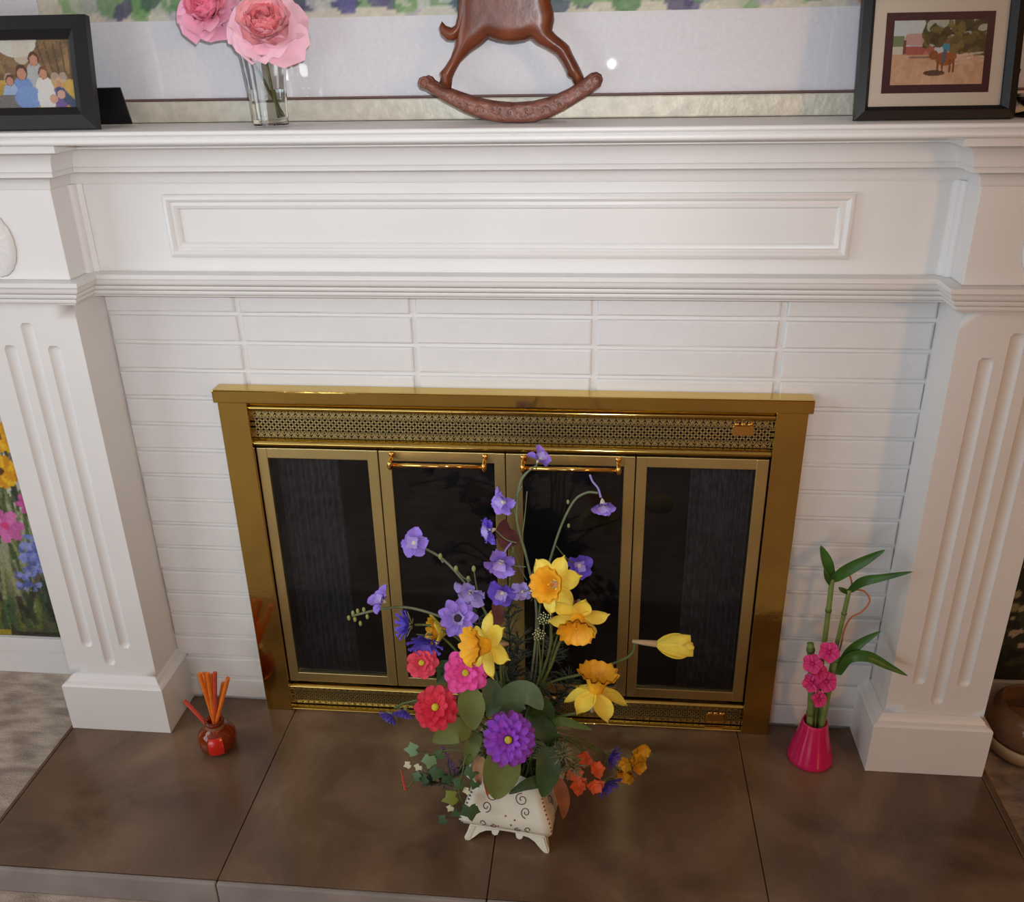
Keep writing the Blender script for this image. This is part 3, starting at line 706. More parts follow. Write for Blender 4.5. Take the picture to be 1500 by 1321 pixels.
# --- glass vase and roses
GLASS = mat('clear_glass', (250, 252, 252), .02, trans=1, ior=1.45)
VX, VY = .3845, -.128
vase = thing('glass_vase', 'small clear cut glass vase holding pink roses on the mantel shelf', 'vase', (VX, VY, ZS))
def cut(i, a, r, z): return (r*(1-.035*abs(math.sin(5*a))), z)
prof = [(.004, .0005), (.023, .0005), (.0255, .003), (.0262, .03), (.0290, .065), (.0322, .0945), (.0308, .0945), (.0275, .065), (.0245, .03), (.0235, .010), (.003, .0095)]
obj('bowl', MB().lathe(prof, (0, 0, 0), 40, cut), GLASS, vase, auto=30, M=Matrix.Identity(4))
obj('water', MB().lathe([(.003, .0100), (.0225, .0105), (.0232, .03), (.0248, .050), (.003, .050)], (0, 0, 0), 30), mat('water', (240, 246, 240), .01, trans=1, ior=1.33), vase, auto=30, M=Matrix.Identity(4))
STEM = mat('green_stem', (96, 104, 52), .5, var=.2, vscale=40)

def petal_mesh(name, L, W, mt, cup=.25, curl=0.0, a=1.0, tip=0.0, n=8, m_=5, ruffle=0.0, seed=0, base=.12):
    """petal along +x, width along y, concave side +z"""
    rnd = random.Random(seed); vs = []
    for i in range(n+1):
        t = i/n
        q_ = min(1, t*.93+.03)**a; wd = W/2*(base*(1-t)+(1-base*(1-t))*math.sin(PI*q_)**.65)
        if t == 1: wd = W/2*max(tip, .10)
        for j in range(m_+1):
            s = 2*j/m_-1
            x = L*t - L*.10*abs(s)**2*t*t
            z = cup*W*.5*s*s*math.sin(PI*min(t+.1, 1)*.8) + curl*L*t*t + ruffle*math.sin(j*2.6+seed)*t*t
            vs.append((x, s*wd, z))
    k = m_+1
    fs = [(i*k+j, (i+1)*k+j, (i+1)*k+j+1, i*k+j+1) for i in range(n) for j in range(m_)]
    mb = MB(); mb.v = vs; mb.f = fs
    return mb.mesh(name, mt, True, fix=False)
def frame_at(pos, d, spin=0.0):
    return Matrix.Translation(pos) @ Vector(d).to_track_quat('Z', 'Y').to_matrix().to_4x4() @ Matrix.Rotation(spin, 4, 'Z')
def screen(a, b, c): return (RGT*a + UPV*b - FWD*c).normalized()
def ring(root, parent, me, Mh, n, tilt, r0, ph=0.0, jit=.06, sc_=1.0, z0=0.0, part='petal', rnd=random):
    """n petals round the axis of head matrix Mh; tilt up from the flower plane"""
    for k in range(n):
        a = 2*PI*k/n+ph+rnd.uniform(-jit, jit)
        M = Mh @ Matrix.Rotation(a, 4, 'Z') @ Matrix.Translation((r0, 0, z0)) @ Matrix.Rotation(-(tilt+rnd.uniform(-jit, jit)), 4, 'Y') @ Matrix.Scale(sc_*rnd.uniform(.93, 1.07), 4)
        link(part, me, parent, (rel(root, M) if parent is root else M))

def rose(label, px_, Y, d, R_, cols, stem_pts):
    base = Vector(stem_pts[0]); root = thing('rose', label, 'flower', base, None)
    pos = at(*px_, Y); Mh = frame_at(pos, d)
    rnd = random.Random(int(px_[0]))
    back = pos - Vector(d)*R_*.45
    obj('stem', MB().tube(spline([*stem_pts, back], 6), .0021, 8), STEM, root, smooth=True)
    mi, mm, mo_ = cols
    A = petal_mesh('petal', R_*.66, R_*.80, mi, .9, .15, 1.5, .6, ruffle=.0018); B = petal_mesh('petal', R_*.86, R_*1.10, mm, .75, -.05, 1.7, .65, ruffle=.0026, seed=2); C = petal_mesh('petal', R_*1.06, R_*1.35, mo_, .45, -.25, 1.9, .7, ruffle=.0042, seed=4)
    z = -R_*.42
    for me, n, tl, r0, ph, sc_ in ((C, 6, .38, .10, .2, 1.0), (C, 5, .64, .09, .7, .95), (B, 6, .84, .09, .1, 1.10), (B, 6, 1.00, .08, .5, 1.02), (A, 6, 1.10, .07, .3, 1.25), (A, 6, 1.24, .06, .0, 1.15), (A, 5, 1.36, .04, .6, 1.08), (A, 3, 1.46, .02, .3, 1.05)):
        ring(root, root, me, Mh, n, tl, R_*r0, ph, .16, sc_, z, rnd=rnd)
    obj('calyx', MB().lathe([(.002, -R_*.62), (R_*.16, -R_*.5), (R_*.20, -R_*.38), (.002, -R_*.36)], (0, 0, 0), 12).xf(Mh), STEM, root, smooth=True)
RP = [mat('rose_heart', (248, 150, 158), .55, var=.12, vscale=60, sss=.1), mat('rose_mid', (248, 178, 186), .55, var=.10, vscale=50, sss=.1), mat('rose_outer', (244, 196, 212), .55, var=.08, vscale=40, sss=.1)]
RP2 = [mat('rose_heart_deep', (246, 136, 162), .55, var=.12, vscale=60, sss=.1), mat('rose_mid_deep', (244, 154, 180), .55, var=.10, vscale=50, sss=.1), mat('rose_outer_deep', (234, 168, 192), .55, var=.08, vscale=40, sss=.1)]
rose('large open pale pink rose with coral heart leaning out of the glass vase', (388, 34), -.135, screen(.05, .18, 1), .050, RP, [(VX+.010, VY, ZS+.012), (VX+.006, VY, ZS+.06), (VX+.004, VY-.002, ZS+.10)])
rose('deeper pink half open rose in the glass vase beside the framed family photo', (303, 10), -.120, screen(-.15, .25, 1), .043, RP2, [(VX+.012, VY+.006, ZS+.013), (VX-.004, VY+.004, ZS+.06), (VX-.026, VY+.004, ZS+.10), (VX-.05, VY+.004, ZS+.128)])
# --- small dark trinket at the shelf's end
tk = thing('candle_holder', 'small dark metal candle holder with silver rim behind the horse photo frame', 'candle holder', (1.435, -.095, ZS))
obj('cup', MB().lathe([(.003, .0005), (.024, .0005), (.026, .003), (.012, .007), (.012, .012), (.022, .018), (.027, .026), (.024, .026), (.019, .019), (.003, .016)], (0, 0, 0), 28), mat('dark_bronze', (56, 40, 38), .25, metal=.8), tk, smooth=True, M=Matrix.Identity(4))
obj('rim', MB().lathe([(.0255, .0262), (.028, .0262), (.028, .0285), (.0255, .0285), (.0255, .0262)], (0, 0, 0), 28, cap=False), mat('silver_rim', (220, 222, 226), .15, metal=1), tk, smooth=True, M=Matrix.Identity(4))

# ================================================================== HEARTH ITEMS
# --- reed diffuser
DX, DY = .132, -.142
dif = thing('diffuser_bottle', 'round amber red glass reed diffuser bottle beside the plinth', 'diffuser', (DX, DY, .0005))
AMB = mat('amber_glass', (214, 104, 44), .04, trans=.85, ior=1.45, spec=.6)
obj('bottle', MB().lathe([(.003, 0), (.026, 0), (.034, .006), (.0368, .020), (.0350, .036), (.026, .046), (.0175, .050), (.0165, .058), (.0185, .060), (.0185, .066), (.0140, .066), (.0135, .052), (.022, .044), (.031, .034), (.033, .020), (.030, .007), (.003, .004)], (0, 0, 0), 36), AMB, dif, smooth=True, M=Matrix.Identity(4))
obj('scented_oil', MB().lathe([(.003, .0045), (.029, .0075), (.0318, .020), (.0305, .030), (.003, .030)], (0, 0, 0), 28), mat('red_oil', (196, 44, 20), .1, trans=.4), dif, auto=40, M=Matrix.Identity(4))
def patch(a0, a1, prof, n=10):
    return MB().rings([[(r*math.cos(lerp(a0, a1, k/n)), r*math.sin(lerp(a0, a1, k/n)), z) for k in range(n+1)] for r, z in prof], False, False)
obj('label', patch(-1.65, -.85, [(.0354, .008), (.0374, .020), (.0362, .035), (.030, .0435)]), mat('red_label', (206, 34, 20), .3, coat=.5), dif, smooth=True, M=Matrix.Identity(4))
obj('neck_band', MB().lathe([(.0182, .0505), (.0172, .0575)], (0, 0, 0), 28, cap=False), mat('tan_band', (140, 96, 66), .6), dif, smooth=True, M=Matrix.Identity(4))
REED = mat('orange_reed', (222, 116, 30), .6, var=.12, vscale=90); REEDR = mat('red_reed', (196, 70, 50), .6, var=.12, vscale=90)
rr = random.Random(4)
tops = [(292, 986, 0), (299, 985, 0), (304, 986, 0), (309, 987, 0), (315, 985, 1), (327, 1000, 0), (334, 993, 0), (270, 1026, 1)]
for k, (tx_, ty_, red) in enumerate(tops):
    top = at(tx_, ty_, DY + (.012 if k % 2 else -.008)); b0 = Vector((DX-(top.x-DX)*.35, DY-(top.y-DY)*.5, .006))
    mid_ = b0.lerp(top, .5)
    lab = 'short red reed stick sagging sideways out of the amber diffuser bottle' if k == 7 else ('upright red reed stick in the amber diffuser bottle' if red else 'orange wooden reed stick standing in the amber diffuser bottle')
    ro = obj('diffuser_reed', MB().tube([b0, mid_, top], .0040, 8), REEDR if red else REED, auto=40)
    tag(ro, lab, 'reed', 'reeds in the diffuser')

# --- pink vase with lucky bamboo
PX, PY = 1.275, -.086
PINK = mat('glossy_pink_ceramic', (214, 30, 98), .16, spec=.6, coat=.3)
pv = thing('pink_vase', 'hot pink cone shaped ceramic vase holding lucky bamboo on the hearth', 'vase', (PX, PY, .0005))
obj('body', MB().lathe([(.003, 0), (.040, 0), (.0425, .003), (.0415, .010), (.0345, .038), (.0275, .066), (.0235, .086), (.0225, .089), (.0205, .0885), (.0205, .082), (.0245, .060), (.030, .030), (.003, .012)], (0, 0, 0), 40), PINK, pv, smooth=True, M=Matrix.Identity(4))
obj('soil', MB().lathe([(.003, .070), (.0222, .070), (.0222, .066), (.003, .066)], (0, 0, 0), 24), mat('dark_soil', (34, 28, 20), .95), pv, M=Matrix.Identity(4))
BAM = mat('bamboo_green', (122, 146, 78), .4, var=.18, vscale=50); LEAFB = mat('bamboo_leaf', (60, 104, 42), .38, var=.25, vscale=30)
def blade(name, pts, W, mt, root, fold=.25, nrm=None):
    P = spline(pts, 6); n = len(P)-1; vs = []
    for i, p in enumerate(P):
        t = (P[min(i+1, n)]-P[max(i-1, 0)]).normalized()
        N = (nrm or -FWD); s = t.cross(N).normalized(); N2 = s.cross(t).normalized()
        u = i/n; wd = W/2*(math.sin(PI*min(1, u*.93+.07)**.8)**.8)
        vs += [p-s*wd+N2*wd*fold, p-s*wd*.5+N2*wd*fold*.4, p, p+s*wd*.5+N2*wd*fold*.4, p+s*wd+N2*wd*fold]
    fs = [(i*5+j, i*5+j+1, i*5+5+j+1, i*5+5+j) for i in range(n) for j in range(4)]
    mb = MB(); mb.v = [tuple(v) for v in vs]; mb.f = fs
    return link(name, mb.mesh(name, mt, True, fix=False), root, rel(root, Matrix.Identity(4)))
def stalk(label, pts, r, leaves, nodes):
    root = thing('lucky_bamboo', label, 'plant', pts[0]); P = spline(pts, 8)
    obj('stem', MB().tube(P, r, 10), BAM, root, smooth=True)
    for t in nodes:
        i = int(t*(len(P)-2)); obj('node', MB().tube([P[i].lerp(P[i+1], .1), P[i].lerp(P[i+1], .45)], r*1.22, 10), mat('bamboo_node', (92, 110, 60), .5), root, smooth=True)
    for lp, wd in leaves: blade('leaf', lp, wd, LEAFB, root)
    return root
B = lambda x, y, Y=-.08: at(x, y, Y)
b0 = lambda dx_, dy_=0: (PX+dx_, PY+dy_, .071)
stalk('short thick cut lucky bamboo cane standing in the pink vase', [b0(-.008, -.002), B(1189, 1000, -.09), B(1187, 943, -.09)], .0066, [], [.25, .6, .97])
stalk('tall lucky bamboo cane with two leaves at its tip in the pink vase', [b0(.004, .005), B(1202, 985), B(1211, 915), B(1219, 848)], .0046,
      [([B(1219, 850), B(1213, 828, -.085), B(1207, 812, -.085), B(1202, 799, -.085)], .019), ([B(1219, 850), B(1238, 836, -.09), B(1268, 820, -.095), B(1297, 805, -.1)], .021), ([B(1217, 856), B(1211, 845, -.09), B(1207, 832, -.09)], .010)], [.3, .55, .8])
stalk('slim lucky bamboo cane topped by one long thin leaf in the pink vase', [b0(.008, .002), B(1222, 960), B(1236, 900), B(1244, 864)], .0040,
      [([B(1244, 866), B(1262, 852, -.09), B(1290, 846, -.1), B(1338, 837, -.11)], .017), ([B(1244, 868), B(1234, 864, -.085), B(1228, 860, -.085)], .009)], [.35, .7])
stalk('stubby lucky bamboo cane with two arching lower leaves in the pink vase', [b0(.011, -.006), B(1216, 1000, -.095), B(1227, 962, -.095)], .0058,
      [([B(1230, 980, -.1), B(1242, 958, -.105), B(1262, 940, -.105), B(1291, 924, -.11)], .020), ([B(1228, 988, -.1), B(1243, 964, -.11), B(1270, 961, -.115), B(1300, 975, -.12), B(1330, 990, -.125)], .020)], [.5, .95])
TEND = mat('dried_orange_tendril', (190, 116, 66), .6)
pts = [B(1229, 955), B(1236, 925), B(1246, 905), B(1262, 896, -.09), B(1274, 880, -.09), B(1266, 866, -.08), B(1250, 862, -.07), B(1247, 850), B(1242, 838), B(1232, 842)]
tag(obj('dried_tendril', MB().tube(spline([b0(.006, .008)]+pts, 6), .0016, 6), TEND, smooth=True), 'curling dried orange tendril twisting among the lucky bamboo', 'tendril')
MAG = mat('magenta_orchid', (226, 62, 148), .5, var=.15, vscale=80, sss=.1)
orch = thing('orchid_spray', 'spray of magenta orchid blossoms hanging in front of the lucky bamboo', 'flower', b0(-.001, -.012))
OP = [Vector(b0(-.001, -.012)), B(1198, 1010, -.10), B(1204, 970, -.10), B(1212, 945, -.10)]
obj('stem', MB().tube(spline(OP, 6), .0016, 6), STEM, orch, smooth=True)
om = petal_mesh('petal', .018, .020, MAG, .4, -.15, 1.6, .6, ruffle=.001)
for k, (bx, by, s_) in enumerate(((1190, 972, 1.0), (1214, 955, 1.05), (1188, 1000, .95), (1210, 998, 1.1), (1199, 1024, .85), (1200, 984, .9))):
    p = B(bx, by, -.112); Mh = frame_at(p, screen(-.2+.1*k, .2, 1), k)
    o = obj('blossom', MB().sphere((0, 0, .002), .0042*s_, 8), mat('orchid_lip', (196, 30, 116), .5), orch, smooth=True, M=rel(orch, Mh))
    for q in range(5):
        link('petal', om, o, Matrix.Rotation(2*PI*q/5, 4, 'Z') @ Matrix.Rotation(-.25, 4, 'Y') @ Matrix.Scale(s_, 4))

# --- things on the carpet past the right end of the hearth
jr = thing('candle_jar', 'smoky brown glass candle bowl on a cream saucer beside the plinth', 'candle', (1.715, .022, FZ+.0005))
obj('saucer', MB().lathe([(.003, 0), (.050, 0), (.066, .012), (.078, .046), (.074, .047), (.062, .014), (.003, .006)], (0, 0, 0), 36), mat('cream_ceramic', (196, 176, 146), .35), jr, smooth=True, M=Matrix.Identity(4))
obj('bowl', MB().lathe([(.003, .0065), (.040, .010), (.066, .036), (.078, .070), (.074, .100), (.058, .118), (.054, .118), (.070, .099), (.074, .070), (.062, .038), (.038, .013), (.003, .0095)], (0, 0, 0), 36), mat('smoky_brown_glass', (176, 140, 110), .08, trans=.6, ior=1.45), jr, smooth=True, M=Matrix.Identity(4))
obj('wax', MB().lathe([(.003, .0145), (.036, .016), (.058, .038), (.066, .055), (.003, .055)], (0, 0, 0), 28), mat('tan_wax', (168, 128, 92), .5), jr, auto=40, M=Matrix.Identity(4))
pts = [(1.735+.062*math.cos(t*.42)*(1-.004*t), -.135+.050*math.sin(t*.42), FZ+.006+.0016*t) for t in range(36)]
tag(obj('power_cable', MB().tube(pts, .0055, 7), mat('black_rubber', (22, 22, 26), .45), smooth=True), 'coiled black cable lying on the carpet past the hearth end', 'cable')
e = at(1492, 1215, 0); pts = spline([(1.86, -.10, FZ+.003), (1.70, -.150, FZ+.003), (1.643, -.185, FZ+.003), (1.632, -.230, FZ+.003), (1.66, -.275, FZ+.003), (1.80, -.30, FZ+.003)], 8)
tag(obj('cord', MB().tube(pts, .0022, 6), mat('cream_cord', (178, 160, 140), .6), smooth=True), 'thin cream cord looping over the carpet beside the hearth', 'cord')

# ================================================================== FLOWER ARRANGEMENT
PC = Vector((.7285, -.267, 0)); PR = math.radians(-7)
PM = Matrix.Translation((PC.x, PC.y, .0005)) @ Matrix.Rotation(PR, 4, 'Z')
pot = thing('planter', 'small square white ceramic planter with painted brown scrolls and four feet', 'planter', PM.translation)
POTM = Matrix.Rotation(PR, 4, 'Z')
CER = mat('cream_white_ceramic', (226, 226, 210), .35, var=.05, vscale=25)
SCR = mat('brown_painted_scroll', (96, 66, 74), .6); SCR2 = mat('red_painted_dot', (150, 60, 62), .6)
def sq(hw, z, n=9, r=.12, crest=0.0):
    """rounded square ring"""
    P = []
    for s in range(4):
        for k in range(n):
            u = -1+2*k/n; a = s*PI/2
            bow = 1-.02*(1-u*u)
            x, y = u*hw, -hw*bow
            P.append((x*math.cos(a)-y*math.sin(a), x*math.sin(a)+y*math.cos(a), z+crest*max(0, math.cos(u*PI/2))**1.5-crest*.25*(abs(u) < .08)))
    return P
HW = [(.062, .030), (.0740, .039), (.0800, .052), (.0765, .066), (.0665, .086), (.0600, .106), (.0600, .124), (.0650, .134)]
rg_ = [sq(.045, .028)] + [sq(h, z) for h, z in HW] + [sq(.0670, .139, crest=.022), sq(.0645, .139, crest=.022), sq(.058, .128), sq(.056, .110), sq(.055, .104)]
mb = MB().rings([[Vector(p) for p in r] for r in rg_], True, False)
obj('bowl', mb, CER, pot, smooth=True, M=POTM)
mb = MB(); mb.rings([sq(.058, .0235), sq(.064, .0245), sq(.066, .0275), sq(.064, .0305), sq(.058, .0315)])
obj('base_plate', mb, CER, pot, M=POTM, auto=40)
half = [(.0, .0245), (.014, .0240), (.0165, .0165), (.0215, .0145), (.026, .0165), (.028, .0215), (.038, .0200), (.048, .0150), (.058, .0060), (.066, .0), (.0725, .0), (.0745, .004), (.0700, .014), (.0665, .0255)]
out = [(x, z) for x, z in half] + [(.0, .0262)]
full_o = half + [(-x, z) for x, z in reversed(half) if x > 0]
for s in range(4):
    mb = MB().rings([[(x, -.0635-.010*max(0, (.024-z)/.024), z) for x, z in full_o], [(x*.985, -.0565-.010*max(0, (.024-z)/.024), z) for x, z in full_o]])
    obj('footed_apron', mb, CER, pot, M=POTM @ Matrix.Rotation(s*PI/2, 4, 'Z'))
obj('soil', MB().rings([sq(.0535, .1035), sq(.0535, .1075)]), mat('dry_moss', (54, 50, 30), .95, var=.4, vscale=60), pot, M=POTM)
def hw_at(z):
    for (h0, z0), (h1, z1) in zip(HW, HW[1:]):
        if z0 <= z <= z1: return lerp(h0, h1, (z-z0)/(z1-z0))
    return .06
def scroll(u, z, r, turns, sg, flip=1, mt=SCR, th=.0008, face=0):
    n = int(12*turns); P = []
    for k in range(n+1):
        t = k/n; a = sg*2*PI*turns*t+PI/2*flip; rr_ = r*(1-.8*t); uu = u+rr_*math.cos(a); zz = min(max(z+rr_*math.sin(a), .032), .133)
        P.append(Vector((uu, -hw_at(zz)*(1-.02*(1-min(1, (uu/hw_at(zz))**2)))-.0003, zz)))
    return obj('painted_scroll', MB().tube(P, th, 5), mt, pot, smooth=True, M=POTM @ Matrix.Rotation(face*PI/2, 4, 'Z'))
for face in (0, 1):
    for sx in (-1, 1):
        scroll(sx*.026, .100, .012, 1.4, sx, 1, face=face); scroll(sx*.034, .080, .009, 1.3, -sx, -1, face=face)
        scroll(sx*.022, .046, .007, 1.2, sx, 1, face=face); scroll(sx*.040, .052, .008, .8, -sx, -1, face=face)
        scroll(sx*.008, .118, .008, 1.2, -sx, 1, face=face, mt=SCR2)
    mb = MB()
    for sx, zz in ((-.012, .050), (.010, .056), (.0, .070), (.016, .066)): mb.sphere((sx, -hw_at(zz)*.985, zz), .0016, 6)
    obj('painted_dot', mb, SCR2, pot, M=POTM @ Matrix.Rotation(face*PI/2, 4, 'Z'))
for s in (0, 1):
    mb = MB()
    for k in range(13):
        z = .038+k*.0062; h = hw_at(z); mb.sphere((h*.995, -h*.985, z), .0019, 6)
    obj('corner_beading', mb, SCR2 if s == 0 else SCR, pot, M=POTM @ Matrix.Rotation(-s*PI/2, 4, 'Z'))

SOIL = .1075
_bi = [0]
def base_pt(tx_=0.0):
    """where a stem enters the planter"""
    k = _bi[0]; _bi[0] += 1; a = k*2.4; r = .006+.0055*math.sqrt(k % 40)
    return Vector((PC.x+r*math.cos(a)+tx_, PC.y+r*math.sin(a), SOIL-.001))
def stem_path(b, p, d, lift=.5):
    e = p - Vector(d)*.012; m1 = b+Vector((0, 0, .06)); m2 = b.lerp(e, .55)+Vector((0, 0, .05*lift))
    m2.z = max(m2.z, min(e.z+.02, .17)) if e.z > .1 else max(m2.z, .17)
    return spline([b, m1, m2, e], 7)
GST = mat('flower_stem_green', (92, 104, 52), .55, var=.2, vscale=40); GSTD = mat('dusty_stem_green', (104, 112, 84), .65, var=.2, vscale=40)
YP = mat('daffodil_petal', (240, 216, 84), .5, var=.08, vscale=60, sss=.1); YC_ = mat('daffodil_trumpet', (244, 178, 38), .5, var=.12, vscale=70, sss=.1); BRN = mat('papery_sheath', (186, 160, 120), .8)
DPET = petal_mesh('petal', .047, .032, YP, .35, .05, 1.0, .10)
DPETB = petal_mesh('petal', .046, .034, YP, .7, .42, .95, .10)
def corona_mesh(open_=1.0):
    n = 40
    prof = [(.004, -.002), (.0085, .002), (.0105, .010), (.0135, .019), (.0175+.002*open_, .026), (.0215+.002*open_, .0290)]
    def fr(i, a, r, z): k = (i/5)**2; return (r*(1+.07*k*math.sin(11*a)+.03*k*math.sin(5*a+1)), z+.0022*k*math.sin(13*a))
    mb = MB().lathe(prof, (0, 0, 0), n, fr, cap=False)
    R_ = [(r*.9, z+.0006) for r, z in prof]; mb.lathe(R_, (0, 0, 0), n, fr, cap=False)
    mb.lathe([(.001, .004), (.0016, .006), (.0012, .020), (.002, .022), (.001, .023)], (0, 0, 0), 6)
    return mb.mesh('trumpet', YC_, True)
CORO = corona_mesh()
def daffodil(label, px_, Y, d, s=1.0, bud=False, tilt=.10, spin=0.0, via=None):
    p = at(*px_, Y); b = base_pt(); root = thing('daffodil', label, 'flower', b, None)
    Mh = frame_at(p, d, spin) @ Matrix.Scale(s, 4)
    pts = [b, b+Vector((0, 0, .05))] + ([at(*q) for q in via] if via else [b.lerp(p, .6)+Vector((0, 0, .03))]) + [p-Vector(d)*.030*s]
    obj('stem', MB().tube(spline(pts, 7)+[p-Vector(d)*.004], .0024, 7), GST, root, smooth=True)
    obj('sheath', MB().tube([p-Vector(d)*.034*s, p-Vector(d)*.016*s, p+Vector(d)*.006], [.0028, .0046, .0058], 8), BRN, root, smooth=True)
    if bud:
        ring(root, root, DPETB, Mh, 5, .92, .004, 0, .14)
        return root
    ring(root, root, DPET, Mh, 3, tilt, .005, 0, .10); ring(root, root, DPET, Mh, 3, tilt+.08, .005, PI/3, .10, .95, .001)
    link('trumpet', CORO, root, rel(root, Mh @ Matrix.Diagonal((1.22, 1.22, 1.15, 1))))
    return root
daffodil('daffodil with a broad golden trumpet, topmost of the bouquet daffodils', (814, 856), -.27, screen(-.48, .12, .85), .98, tilt=-.05, spin=.5, via=[(803, 960, -.26), (808, 900, -.258)])
daffodil('daffodil with pointed pale petals behind its trumpet, below the topmost daffodil', (846, 903), -.30, screen(-.12, -.62, .8), 1.0, tilt=.0, spin=.2, via=[(800, 990, -.27), (818, 945, -.27)])
daffodil('daffodil turned sideways above the magenta zinnia', (716, 945), -.33, screen(-.80, .06, .55), 1.05, tilt=-.15, spin=.1, via=[(735, 1000, -.29), (735, 960, -.30)])
daffodil('daffodil with its orange trumpet tipped upward over the brass bottom grille', (872, 1013), -.31, screen(.10, .93, .34), 1.12, tilt=-.62, spin=.9, via=[(790, 1060, -.28), (818, 1050, -.29)])
daffodil('closed pale daffodil at the end of a long bent stem', (962, 943), -.25, screen(.93, -.05, .25), 1.15, bud=True, via=[(790, 1010, -.26), (860, 985, -.255), (920, 962, -.25)])
daffodil('half hidden golden daffodil between purple cornflower and anemone', (652, 925), -.26, screen(-.85, .05, .3), .78, tilt=.7, via=[(720, 990, -.26), (690, 945, -.26)])

# --- delphiniums: stalk > floret > petal
PURP = mat('violet_petal', (146, 116, 208), .6, var=.16, vscale=70, sss=.1); PURD = mat('deep_violet_petal', (104, 78, 196), .6, var=.18, vscale=70, sss=.1); PALE = mat('pale_violet_petal', (170, 150, 216), .6, var=.1, vscale=60, sss=.1)
FPET = {k: petal_mesh('petal', .0235, .0225, m_, .40, -.05, 1.5, .55, ruffle=.0022, seed=i) for i, (k, m_) in enumerate((('v', PURP), ('d', PURD), ('p', PALE)))}
CREAMC = mat('cream_floret_heart', (206, 200, 178), .7)
def floret(root, px_, Y, d, s, kind='v', spin=0.0, tilt=.25, spur=False, n=6):
    s = s*1.12
    p = at(*px_, Y); Mh = frame_at(p, d, spin)
    o = obj('floret', MB().lathe([(.001, -.010), (.0028, -.006), (.0045, 0), (.0040, .003), (.001, .005)], (0, 0, 0), 9), CREAMC, root, smooth=True, M=rel(root, Mh @ Matrix.Scale(s, 4)))
    for k in range(n):
        link('petal', FPET[kind], o, Matrix.Rotation(2*PI*k/n+random.uniform(-.12, .12), 4, 'Z') @ Matrix.Translation((.002, 0, 0)) @ Matrix.Rotation(-tilt-random.uniform(-.45, .45), 4, 'Y') @ Matrix.Rotation(random.uniform(-.4, .4), 4, 'X') @ Matrix.Scale(random.uniform(.8, 1.12), 4))
    for k in range(4):
        link('petal', FPET['p'], o, Matrix.Rotation(2*PI*k/4+.5, 4, 'Z') @ Matrix.Rotation(-.8, 4, 'Y') @ Matrix.Scale(.62, 4))
    if spur: obj('spur', MB().tube(spline([(0, 0, -.004), (-.004, .004, -.018), (-.006, .010, -.030)], 5), [.0022]+[.0014]*9+[.0008], 6), mat('lilac_spur', (150, 136, 200), .6), o, smooth=True, M=Matrix.Identity(4))
    return p
def sprig(root, a, b, r=.0011, mt=GSTD):
    m1 = Vector(a).lerp(Vector(b), .5)+Vector((0, 0, -.006)); obj('branch', MB().tube(spline([a, m1, b], 5), r, 5), mt, root, smooth=True)
def bud(root, px_, Y, s=1.0, mt=None):
    p = at(*px_, Y); obj('bud', MB().sphere(p, .0048*s, 8, (.8, .8, 1.4)), mt or mat('green_bud', (138, 146, 92), .7), root, smooth=True); return p
# stalk A: tall centre
b = base_pt(); A = thing('delphinium', 'tallest violet delphinium stalk rising in front of the door handles', 'flower', b)
ap = [b, at(775, 1010, -.25), at(786, 900, -.24), at(772, 820, -.23), at(757, 760, -.22), at(763, 705, -.21), at(785, 682, -.21)]
obj('stem', MB().tube(spline(ap, 8), [.0022]*44+[.0014]*5, 6), GSTD, A, smooth=True)
for q, Y, d, s, k, j in (((790, 673), -.212, screen(.4, .55, .6), .78, 'v', (785, 684)), ((738, 735), -.22, screen(-.6, -.1, .6), .88, 'v', (765, 712)), ((718, 777), -.23, screen(-.85, -.2, .5), .95, 'd', (757, 795)), ((734, 822), -.235, screen(-.2, -.6, .7), 1.08, 'v', (770, 830)), ((736, 868), -.24, screen(-.2, -.3, .9), .95, 'd', (781, 862)), ((765, 866), -.235, screen(.2, -.2, .9), .7, 'p', (783, 870))):
    p = floret(A, q, Y, d, s, k, spin=q[0]*.7, spur=q[0] in (734,)); sprig(A, at(*j, Y), p-Vector(d)*.008)
for l0, l1 in (((772, 720), (765, 785)), ((753, 745), (768, 800)), ((785, 820), (770, 868)), ((750, 800), (772, 850)), ((790, 845), (778, 880))):
    sprig(A, at(*l0, -.215), at(*l1, -.225), .0009)
# stalk B: right, nodding
b = base_pt(); Bq = thing('delphinium', 'arched violet delphinium stalk nodding toward the right door', 'flower', b)
bp_ = [b, at(782, 1000, -.25), at(792, 880, -.22), at(815, 790, -.205), at(838, 738, -.20), at(858, 722, -.20), at(876, 722, -.20)]
obj('stem', MB().tube(spline(bp_, 8), .0019, 6), GSTD, Bq, smooth=True)
p = floret(Bq, (883, 738), -.20, screen(.05, -.75, .55), .92, 'v', 1.0, .5, spur=False); obj('spur', MB().tube(spline([at(880, 728, -.2), at(876, 715, -.2), at(868, 705, -.2), at(864, 695, -.2)], 5), [.0026]+[.0018]*14+[.0009], 6), mat('lilac_spur', (150, 136, 200), .6), Bq, smooth=True)
floret(Bq, (848, 828), -.17, screen(.1, -.1, .9), .95, 'd', .4, .5); sprig(Bq, at(815, 800, -.205), at(845, 826, -.17))
for q in ((832, 735), (833, 770)): pb = bud(Bq, q, -.20, .6)
